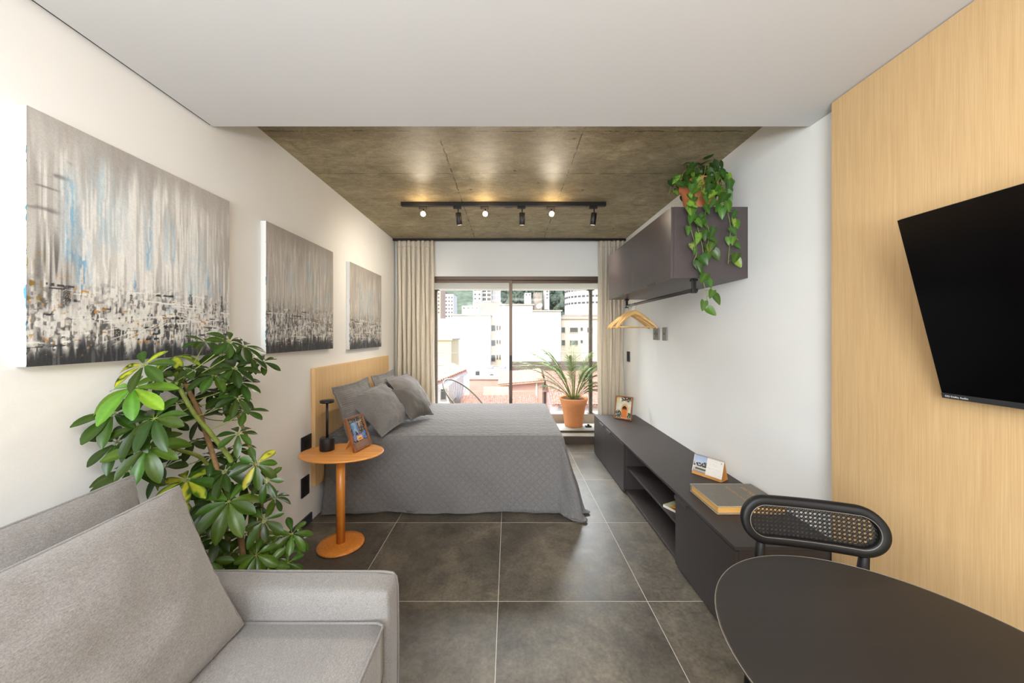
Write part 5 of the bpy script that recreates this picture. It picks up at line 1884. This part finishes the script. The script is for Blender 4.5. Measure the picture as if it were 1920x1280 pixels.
for k in range(17):
    a = rs.uniform(0, 2 * math.pi)
    r_ = rs.uniform(0.11, 0.17)
    z_ = rs.uniform(0.03, 0.14)
    p0 = rim + Vector((math.cos(a) * 0.05, math.sin(a) * 0.05, 0))
    p1 = rim + Vector((math.cos(a) * 0.09, math.sin(a) * 0.09, z_))
    p2 = rim + Vector((math.cos(a) * r_, math.sin(a) * r_ * 0.9, z_ * 0.5))
    p3 = rim + Vector((math.cos(a) * (r_ + 0.03), math.sin(a) * (r_ + 0.0), z_ * 0.3 - 0.06))
    if p3.x > XR - 0.04: continue
    runner([p0, p1, p2, p3], 0.034, 0.062, 0.75)
for k in range(26):
    a = rs.uniform(0, 2 * math.pi); r_ = rs.uniform(0.0, 0.11)
    p = rim + Vector((math.cos(a) * r_, math.sin(a) * r_, rs.uniform(0.02, 0.15)))
    vleaf(p, rs.uniform(0.05, 0.075), Vector((math.cos(a), math.sin(a), rs.uniform(-0.4, 0.6))), 0.75, Vector((math.cos(a) * 0.3, -0.7, 0.8)))
obj('vines', vine, MT['greenstem'], t)
obj('foliage', bm, MT['leaf'], t)

# ---- areca palm on the balcony
rs = random.Random(21)
ax_, ay_, az_ = (1075.5 - VX) / F * 5.2, 5.2, 0.10
t = thing('potted_palm', 'areca palm in a large terracotta pot on the balcony', 'plant', (ax_, ay_, az_))
obj('pot', L([(0, 0.001), (0.122, 0.001), (0.128, 0.006), (0.170, 0.30), (0.178, 0.302), (0.205, 0.395), (0.207, 0.402), (0.203, 0.409), (0.190, 0.409), (0.186, 0.39), (0.178, 0.37), (0, 0.365)], (ax_, ay_, az_), 56), MT['terracotta'], t)
obj('soil', L([(0, 0.392), (0.08, 0.395), (0.14, 0.384), (0.186, 0.382)], (ax_, ay_, az_), 30), MT['soil'], t)
bm, lay = leafset(); st = NB()
top = Vector((ax_, ay_, az_ + 0.385))
def frond(a, elev, length, arch, br_):
    b0 = top + Vector((math.cos(a) * 0.035, math.sin(a) * 0.035, 0))
    h = Vector((math.cos(a) * (0.62 if math.cos(a) > 0 else 1), math.sin(a) * (0.27 if math.sin(a) < 0 else 0.8), 0))
    pts = []
    for k in range(15):
        t_ = k / 14
        r_ = length * (math.cos(elev) * t_ + arch * 0.55 * t_ ** 2.2)
        z_ = length * (math.sin(elev) * t_ - arch * 0.62 * t_ ** 2.4)
        pts.append(b0 + h * r_ + Vector((0, 0, z_)))
    tube(st, pts, [0.006 * (1 - 0.75 * k / 14) for k in range(15)], 6)
    for k in range(5, 15):
        for m in range(3):
            f_ = m / 3
            if k == 14 and m: continue
            p = pts[k] if k == 14 else pts[k].lerp(pts[k + 1], f_)
            t_ = (k + f_) / 14
            dirv = (pts[min(k + 1, 14)] - pts[k - 1]).normalized()
            side = dirv.cross(Vector((0, 0, 1))).normalized()
            for sg in (-1, 1):
                l_ = 0.24 * math.sin(math.pi * (0.10 + 0.78 * (t_ - 0.33) / 0.67)) ** 0.7 * length ** 0.5 * rs.uniform(0.85, 1.1)
                d = (side * sg * 0.75 + dirv * (0.55 + 0.7 * t_) + Vector((0, 0, rs.uniform(-0.05, 0.30)))).normalized()
                q_ = p + d * l_
                if q_.z < 0.12: continue
                if q_.x > 1.385: continue
                if q_.y > 5.9 or q_.y < 4.93: continue
                nrm = Vector((0, 0, 1)) + side * sg * -0.3
                leaf(bm, lay, p, d, nrm, l_, 0.0095, leafcol(rs, br_, (0.17, 0.25, 0.065)), None, 0.28, 0.2, 'l', 4, rs=rs)
fr_ = [(180, 58, 1.02, 0.50), (172, 68, 0.98, 0.40), (196, 52, 0.92, 0.42), (165, 74, 0.90, 0.30), (95, 80, 0.92, 0.15), (262, 78, 0.90, 0.22), (75, 72, 0.9, 0.25), (20, 70, 0.86, 0.3), (0, 62, 0.82, 0.4),
       (340, 64, 0.84, 0.4), (50, 58, 0.80, 0.45), (300, 62, 0.70, 0.4), (230, 64, 0.78, 0.4), (350, 46, 0.62, 0.5), (130, 60, 0.9, 0.5), (30, 40, 0.6, 0.45), (185, 76, 0.82, 0.25), (330, 36, 0.55, 0.35), (150, 48, 0.55, 0.4), (10, 54, 0.92, 0.45),
       (210, 40, 0.5, 0.35), (100, 50, 0.6, 0.4), (355, 28, 0.5, 0.3), (60, 82, 0.7, 0.2), (240, 84, 0.7, 0.2), (320, 50, 0.7, 0.4)]
for (a, e_, l_, ar) in fr_:
    frond(math.radians(a + rs.uniform(-5, 5)), math.radians(e_), l_, ar, rs.uniform(0.75, 1.25))
obj('stems', st, MT['greenstem'], t)
obj('fronds', bm, MT['palmleaf'], t)

# ---- woven lounge chair on the balcony
t = thing('string_chair', 'round woven cord chair on the balcony, seen over the bed', 'chair', (-0.60, 5.08, 0.10))
cx, cy, cz = -0.60, 5.06, 0.60
def ring(k, a, s_=1.0):
    # egg shaped reclined hoop; a=0 top
    return Vector((cx + 0.40 * math.sin(a) * s_ + 0.0, 0, 0))
# frame hoop: tilted ellipse whose top leans away to the left
upv = Vector((-0.50, 0.12, 0.50)).normalized(); sdv = Vector((0.25, 0.42, 0.0)).normalized(); 
cen = Vector((-0.62, 5.10, 0.50))
hoop = [cen + upv * 0.40 * math.cos(a) + sdv * 0.27 * math.sin(a) for a in [2 * math.pi * k / 48 for k in range(48)]]
nv = upv.cross(sdv).normalized()
if nv.z < 0: nv = -nv
foc = cen - nv * 0.20 - upv * 0.06
small = [foc + (h_ - cen) * 0.16 for h_ in hoop]
obj('hoop', tube(NB(), hoop, 0.011, 10, closed=True), MT['plate'], t)
obj('seat_ring', tube(NB(), small, 0.007, 8, closed=True), MT['plate'], t)
bm = NB()
for k in range(48):
    a, b = hoop[k], small[k]
    m = (a + b) / 2 - nv * 0.03
    tube(bm, [a, m, b], 0.0032, 5)
obj('cords', bm, MT['rope'], t)
bm = NB()
lz = 0.102
for k, (dx, dy) in enumerate(((-0.20, -0.16), (0.20, -0.16), (0.20, 0.16), (-0.20, 0.16))):
    j = [30, 6 + 12, 6, 42][k]
    foot = Vector((cen.x + dx, cen.y + dy, lz))
    obj('leg', T([foot, foot * 0.55 + foc * 0.45 - Vector((0, 0, 0.04)), foc - nv * 0.006], 0.008, 8), MT['plate'], t)
# ================================================================== OUTSIDE
GZ = -9.0
struct('ground', B(-160, 160, 6.5, 260, GZ - 0.3, GZ), MT['ground'])


def X_(px, d_): return (px - VX) / F * d_
def Z_(py, d_): return CAM_H - (py - VY) / F * d_


def windows(t, D, wins, name='window', mull=2):
    for (a, b, c, d_) in wins:
        x0, x1, z1, z0 = X_(a, D), X_(b, D), Z_(c, D), Z_(d_, D)
        fr = NB(); e_ = min(0.08, (x1 - x0) * 0.12) ; y0, y1 = D - 0.06, D - 0.001
        box(fr, x0, x1, y0, y1, z1 - e_, z1); box(fr, x0, x1, y0, y1, z0, z0 + e_)
        box(fr, x0, x0 + e_, y0, y1, z0 + e_, z1 - e_); box(fr, x1 - e_, x1, y0, y1, z0 + e_, z1 - e_)
        nm = max(1, int((x1 - x0) / 0.55))
        for k in range(1, nm):
            xm = x0 + (x1 - x0) * k / nm
            box(fr, xm - e_ * 0.35, xm + e_ * 0.35, y0, y1, z0 + e_, z1 - e_)
        o = obj(name, fr, MT['ext_frame'], t)
        obj('pane', B(x0 + e_ * 0.5, x1 - e_ * 0.5, D - 0.03, D - 0.0005, z0 + e_ * 0.5, z1 - e_ * 0.5), MT['ext_glass'], o)


def building(name, label, px0, px1, ptop, D, depth, mat, wins=(), pbot=None, cap=None, cat='building', extra=None, group=None, zb=None):
    x0, x1, z1 = X_(px0, D), X_(px1, D), Z_(ptop, D)
    z0 = Z_(pbot, D) if pbot else (GZ if zb is None else zb)
    t = thing(name, label, cat, ((x0 + x1) / 2, D + depth / 2, z0), group)
    obj('walls', B(x0, x1, D, D + depth, z0, z1), mat, t)
    if cap:
        o_ = 0.004 * D
        obj('coping', B(x0 - o_, x1 + o_, D - o_, D + depth + o_, z1 + 0.001, z1 + cap), MT['ext_frame'], t)
    windows(t, D, wins)
    return t


def troof(p00, p10, p01, nu, nv, mat, parent, name='roof', th=0.06):
    """corrugated clay roof: p00->p10 along the eaves, p00->p01 up the slope"""
    p00, p10, p01 = Vector(p00), Vector(p10), Vector(p01)
    eu, ev = p10 - p00, p01 - p00
    nn = eu.cross(ev).normalized()
    if nn.z < 0: nn = -nn
    amp = eu.length / nu * 0.28
    def fn(u, v):
        r_ = (v * nv) % 1.0
        return p00 + eu * u + ev * v + nn * (amp * abs(math.sin(math.pi * u * nu)) + amp * 0.5 * (1 - r_))
    bm = gridm(fn, nu * 6, nv * 4, smooth=False)
    # closing slab underneath
    vs = [p00 - nn * th, p10 - nn * th, p10 + ev - nn * th, p01 - nn * th]
    w = [p00, p10, p10 + ev, p01]
    a = [bm.verts.new(x) for x in vs]; b = [bm.verts.new(x - nn * 0.003) for x in w]
    bm.faces.new(a)
    bm.faces.new(b)
    for i in range(4):
        bm.faces.new((a[i], a[(i + 1) % 4], b[(i + 1) % 4], b[i]))
    return obj(name, bm, mat, parent)


def gable_house(label, D, px0, px1, eave, ridge, depth, wall, roofm, pbot=None, nu=16, nv=8, cat='house', over=0.25, slope='front'):
    """pitched roof whose slope faces the viewer: ridge runs left-right"""
    x0, x1 = X_(px0, D), X_(px1, D)
    ze, zr = Z_(eave, D), Z_(ridge, D + depth / 2)
    z0 = GZ
    t = thing('tiled_house', label, cat, ((x0 + x1) / 2, D + depth / 2, z0))
    obj('walls', B(x0, x1, D, D + depth, z0, ze - 0.05), wall, t)
    y = D
    ym = D + depth / 2
    sl = (zr - ze) / (depth / 2)
    troof((x0 - over, y - over, ze - sl * over), (x1 + over, y - over, ze - sl * over), (x0 - over, ym, zr), nu, nv, roofm, t)
    troof((x1 + over, D + depth + over, ze - sl * over), (x0 - over, D + depth + over, ze - sl * over), (x1 + over, ym, zr), nu, 3, roofm, t)
    g = NB()
    for x in (x0, x1 - 0.15):
        a = [g.verts.new(v) for v in ((x, y + 0.02, ze - 0.06), (x, D + depth - 0.02, ze - 0.06), (x, ym, zr - 0.12))]
        b = [g.verts.new(v.co + Vector((0.15, 0, 0))) for v in a]
        g.faces.new(a); g.faces.new(b[::-1])
        for i in range(3): g.faces.new((a[i], a[(i + 1) % 3], b[(i + 1) % 3], b[i]))
    bmesh.ops.recalc_face_normals(g, faces=g.faces)
    obj('gable', g, wall, t)
    return t


# nearest roofs just below the balcony
gable_house('low house with a red-brown tile roof just beyond the balcony, right below the door mullion', 15, 868, 1001, 772, 741.5, 3.2, MT['ext_palepink'], MT['rooftiledark'], nu=38, nv=9)
# right-hand houses
gable_house('house with a weathered brown tile roof behind the potted palm', 17.5, 1036, 1160, 727, 696, 4.2, MT['ext_palepink'], MT['rooftiledark'], nu=34, nv=12)
gable_house('smaller pale pink house with a tile roof right behind the palm pot', 12.5, 1047, 1160, 752, 719, 2.6, MT['ext_palepink'], MT['rooftiledark'], nu=30, nv=10)
# left house with light terracotta roof sloping to the right
t = thing('tiled_house', 'house with a pale terracotta roof at the left, behind the linen curtain', 'house', (X_(825, 15), 16.5, GZ))
obj('walls', B(-7.0, -2.40, 14.2, 18.9, GZ, -0.62), MT['ext_white'], t)
p00, p10 = Vector((X_(800, 13), 13.0, -0.52)), Vector((-2.24, 19.2, -0.50))
p00 = p00 + (p00 - p10) * 0.12
ev = Vector((-3.0, 1.1, 1.0))
troof(p00, p10, p00 + ev, 22, 9, MT['rooflight'], t)
obj('eave_board', obox(NB(), (p00 + p10) / 2 - Vector((0, 0, 0.13)), (p10 - p00) / 2, Vector((0.03, 0, 0)), Vector((0, 0, 0.07))), MT['ext_white'], t)
w_ = NB()
box(w_, -2.42, -2.36, 15.2, 16.0, -2.6, -1.4)
obj('window', w_, MT['ext_glass'], t)
windows(t, 14.2, [(826, 838, 728, 750)])
# lean-to with orange roof
t = thing('lean_to_house', 'pink house with a bright orange tile roof right of the mullion', 'house', (X_(990, 20), 21, GZ))
obj('walls', B(X_(938, 20), X_(1017, 20), 20, 22.6, GZ, Z_(716, 20)), MT['ext_pink'], t)
zl = Z_(720, 20)
troof((X_(934, 20), 19.7, zl + 0.0), (X_(1020, 20), 19.7, zl + 0.22), (X_(934, 20) , 22.2, zl + 0.42), 20, 6, MT['rooflight'], t)
# drainpipe
obj('drainpipe', T([(X_(1006, 20), 19.93, GZ), (X_(1006, 20), 19.93, Z_(712, 20))], 0.05, 8), MT['ext_white'], t)
# pink parapet wall building
building('flat_roof_building', 'flat-roofed building with a stained pink parapet behind the string chair', 880, 957, 711, 24, 1.0, MT['ext_pink'], cap=0.15)
# small dividing gable, orange
t = gable_house('small orange-roofed shed behind the nearest tile roof', 18.95, 915, 945, 745, 725, 0.75, MT['ext_pink'], MT['rooflight'], nu=10, nv=5)
# rooftop air conditioner
t = thing('air_conditioner', 'large white rooftop air conditioning unit with two fans', 'air conditioner', (X_(925, 28), 29, Z_(712, 28)))
z0, z1 = Z_(712, 28), Z_(692, 28)
obj('housing', B(X_(899, 28), X_(956, 28), 28, 30, z0, z1), MT['metalsheet'], t, bevel=0.03)
for px in (922, 945):
    c = Vector((X_(px, 28), 27.95, Z_(706, 28)))
    obj('fan', T([c, c + Vector((0, 0.1, 0))], 0.20, 20), MT['ext_glass'], t)
for px in (918, 942):
    obj('exhaust', L([(0, 0), (0.28, 0), (0.28, 0.18), (0.2, 0.26), (0, 0.28)], (X_(px, 28), 28.8, z1), 20), MT['metalsheet'], t)
obj('control_box', B(X_(891, 28), X_(898.5, 28), 28.2, 29, z0, Z_(697, 28)), MT['ext_glass'], t)
building('platform_building', 'low white block carrying the air conditioning unit', 853, 956.5, 712.3, 27.5, 4, MT['ext_white'])
# stone wall
building('rubble_wall', 'long brownish rubble stone wall beyond the palm', 957, 1180, 678.5, 30, 0.8, MT['ext_stone'], cat='wall')
# white fence above it
t = thing('screen_fence', 'pale vertical-bar screen on top of the rubble wall', 'fence', (X_(1020, 31.5), 31.5, Z_(679, 31.5)))
x0, x1 = X_(966, 31.5), X_(1054, 31.5); z0, z1 = Z_(680, 31.5), Z_(656, 31.5)
bm = NB()
for k in range(60):
    x = x0 + (x1 - x0) * k / 59
    box(bm, x - 0.012, x + 0.012, 31.49, 31.52, z0, z1)
box(bm, x0, x1, 31.48, 31.53, z1 - 0.05, z1)
obj('bars', bm, MT['metalsheet'], t)
# left yellow wall
building('yellow_building', 'pale yellow building edge beside the left balcony post', 800, 846, 638, 26, 4, MT['ext_yellow'], cap=0.12)
# left white block with recess of windows
building('white_apartment_block', 'big blank white block left of the door mullion, with a row-marked wall', 847.5, 919, 591.5, 36, 8, MT['ext_white'], cap=0.15)
building('white_annex', 'white annex with a shaded side left of the big blank block', 822, 847, 597, 38, 8, MT['ext_cream'])
building('recessed_apartment_block', 'cream recess with three rows of windows beside the blank white block', 921, 940.2, 588, 38, 6, MT['ext_cream'],
         wins=[(920.5, 929.5, 609, 621), (931, 934, 610, 619), (936, 939, 610, 619), (920.5, 929.5, 637, 649), (931, 934, 637, 645), (936, 939, 637, 645), (920.5, 929.5, 665, 678), (931, 934, 665, 674), (936, 939, 665, 674)])
# central white block, stepped top
building('white_party_wall', 'tall blank white party wall in the middle of the view', 940.5, 998.8, 572, 37, 9, MT['ext_white'], cap=0.12)
building('white_party_wall', 'lower stepped blank white wall right of the tall one', 999.2, 1051.5, 583.5, 37.1, 9, MT['ext_white'], cap=0.12)
# right cream block with windows
building('cream_apartment_block', 'cream apartment block with two rows of windows at the right', 1052, 1150, 598, 39, 9, MT['ext_cream'], cap=0.25,
         wins=[(1052.5, 1060, 613, 624), (1067.5, 1084.5, 613, 624), (1088, 1093, 613.5, 620.5), (1052.5, 1060, 637, 648), (1067.5, 1084.5, 637, 648), (1088, 1093, 637, 643.5), (1100, 1112, 613, 624)])
building('rooftop_terrace', 'grey rooftop structure behind the cream apartment block', 1056, 1150, 590, 50, 5, MT['ext_grey'])
# satellite dish
dd = 37.9
t = thing('satellite_dish', 'white mesh satellite dish on top of the stepped wall', 'satellite dish', (X_(1012, dd), dd, Z_(584, dd) + 0.13))
c = Vector((X_(1012, dd), dd, Z_(574.5, dd)))
axd = Vector((-0.45, -0.75, 0.5)).normalized()
a, b = frame_at(axd)
bm = gridm(lambda u, v: c + (a * math.cos(2 * math.pi * u) + b * math.sin(2 * math.pi * u)) * 0.36 * v + axd * 0.14 * v * v, 28, 6)
obj('dish', bm, MT['ext_frame'], t, solid=0.02)
obj('mast', T([(c.x, c.y + 0.05, Z_(583.5, 37.1) + 0.122), c], 0.03, 8), MT['ext_grey'], t)
obj('feed_arm', T([c + b * 0.34 + axd * 0.12, c + axd * 0.36], 0.012, 6), MT['ext_grey'], t)
# round tower
t = thing('round_tower', 'white curved tower with ring bands of windows at the right', 'building', (X_(1110, 90), 97, GZ))
r_ = X_(1152, 90) - X_(1066, 90)
r_ /= 1.6
cx, cy = X_(1066, 92) + r_, 92 + r_ * 0.8
obj('drum', L([(0, GZ), (r_, GZ), (r_, 40), (0, 40)], (cx, cy, 0), 72, smooth=False), MT['ext_white'], t)
for py in (529, 543, 555, 567):
    z1, z0 = Z_(py, 94), Z_(py + 3.6, 94)
    k = 0
    for ang in range(175, 300, 9):
        a0, a1 = math.radians(ang), math.radians(ang + 6.5)
        bm = NB()
        v = [bm.verts.new((cx + (r_ + rr_) * math.cos(q_), cy + (r_ + rr_) * math.sin(q_), z)) for rr_ in (-0.05, 0.06) for q_ in (a0, a1) for z in (z0, z1)]
        for f in ((0, 1, 3, 2), (4, 6, 7, 5), (0, 4, 5, 1), (2, 3, 7, 6), (0, 2, 6, 4), (1, 5, 7, 3)):
            bm.faces.new([v[i] for i in f])
        obj('window_band', bm, MT['ext_glass'], t)
# far left towers
def tower(label, px0, px1, ptop, D, mat, rows, cols, y0, dy, ww=0.5, hh=0.45, depth=6):
    wins = []
    for r0 in range(rows):
        for c0 in range(cols):
            a = px0 + (px1 - px0) * (c0 + 0.5 - ww / 2) / cols
            b = px0 + (px1 - px0) * (c0 + 0.5 + ww / 2) / cols
            wins.append((a, b, y0 + dy * r0, y0 + dy * (r0 + hh)))
    return building('apartment_tower', label, px0, px1, ptop, D, depth, mat, wins, group='apartment towers on the hill')
tower('brown tower at the far left edge of the view', 812, 826, 535, 74, MT['ext_brick'], 6, 2, 549, 7)
tower('white tower with balconies beside the brown one', 829, 850, 551, 84, MT['ext_white'], 6, 4, 556, 7)
tower('wide white hillside building left of centre', 852, 886, 556, 150, MT['ext_white'], 2, 5, 560, 10)
tower('pale block below the hillside, above the blank white block', 866, 898, 573, 66, MT['ext_white'], 1, 4, 576, 6)
tower('tall white tower with three window columns near the middle', 887, 903, 520, 110, MT['ext_white'], 5, 2, 534, 8)
tower('white tower with dark window pairs', 904, 921, 520, 112, MT['ext_white'], 5, 2, 534, 8, 0.8, 0.7)
tower('white tower with thin vertical strips next to the trees', 922, 938, 520, 114, MT['ext_white'], 4, 4, 534, 10, 0.3, 0.8)
tower('low hillside house beneath the white towers', 886, 941, 566, 100, MT['ext_grey'], 1, 7, 571, 6, 0.4, 0.4)
tower('small white hillside house among the trees', 984, 996, 549, 120, MT['ext_white'], 1, 2, 551, 6)
tower('house with a dark roof among the hill trees', 1001, 1016, 548, 126, MT['ext_grey'], 1, 3, 548, 5)
tower('white blocky house just below the hill crest', 1022, 1030, 540, 124, MT['ext_white'], 3, 1, 545, 6)
# hill
def hz(x, y):
    k = (y - 105) / 85
    return GZ + 4 + max(0, k) * 46 + 5 * mnoise.noise(Vector((x * 0.02, y * 0.02, 0))) + 1.6 * mnoise.noise(Vector((x * 0.12, y * 0.12, 3)))
bm = gridm(lambda u, v: (-150 + 300 * u, 100 + 110 * v, hz(-150 + 300 * u, 100 + 110 * v)), 90, 40)
struct('ground_hill', bm, MT['hillgreen'], 'green hillside behind the buildings')
# trees on the hill
rs = random.Random(3)
def tree_proto(seed):
    t = thing('hill_tree', '', 'tree', (0, 0, 0), 'trees on the hillside')
    bm = NB()
    rr_ = random.Random(seed)
    for k in range(9):
        c = Vector((rr_.uniform(-1.6, 1.6), rr_.uniform(-1.3, 1.3), rr_.uniform(2.6, 5.6)))
        s_ = rr_.uniform(1.1, 1.9)
        m0 = len(bm.verts)
        bmesh.ops.create_icosphere(bm, subdivisions=3, radius=s_, matrix=Matrix.Translation(c))
        bm.verts.ensure_lookup_table()
        for v in bm.verts[m0:]:
            d = (v.co - c)
            v.co = c + d * (1 + 0.35 * mnoise.noise(v.co * 1.3) + 0.18 * mnoise.noise(v.co * 3.5))
    obj('crown', bm, MT['tree'], t, local=True, smooth=False)
    obj('trunk', T([(0, 0, -1.0), (0.1, 0, 1.4), (0, 0.1, 3.2)], [0.32, 0.24, 0.18], 8), MT['stem'], t, local=True)
    return t
protos = [tree_proto(1), tree_proto(2)]
spots_ = []
for i, (px, D) in enumerate([(826, 104), (966, 104), (1010, 104), (826, 111), (958, 111), (998, 111), (1038, 111), (1078, 111), (826, 118), (958, 118), (1018, 118), (1058, 118), (826, 125), (938, 125), (1050, 125), (826, 132), (938, 132), (974, 132), (1042, 132), (1078, 132), (826, 139), (938, 139), (970, 139), (1002, 139), (1034, 139), (1066, 139), (826, 146), (938, 146), (970, 146), (1002, 146), (1034, 146), (1066, 146)]):
    p = protos[i % 2]
    o = p if i < 2 else dup(p)
    x = X_(px, D)
    o.location = (x, D, hz(x, D) - 0.3)
    s_ = rs.uniform(0.9, 1.05)
    o.scale = (s_, s_, s_ * rs.uniform(0.9, 1.15))
    o.rotation_euler = (0, 0, rs.uniform(0, 6))
    o['label'] = 'rounded green tree on the hillside beyond the white buildings'
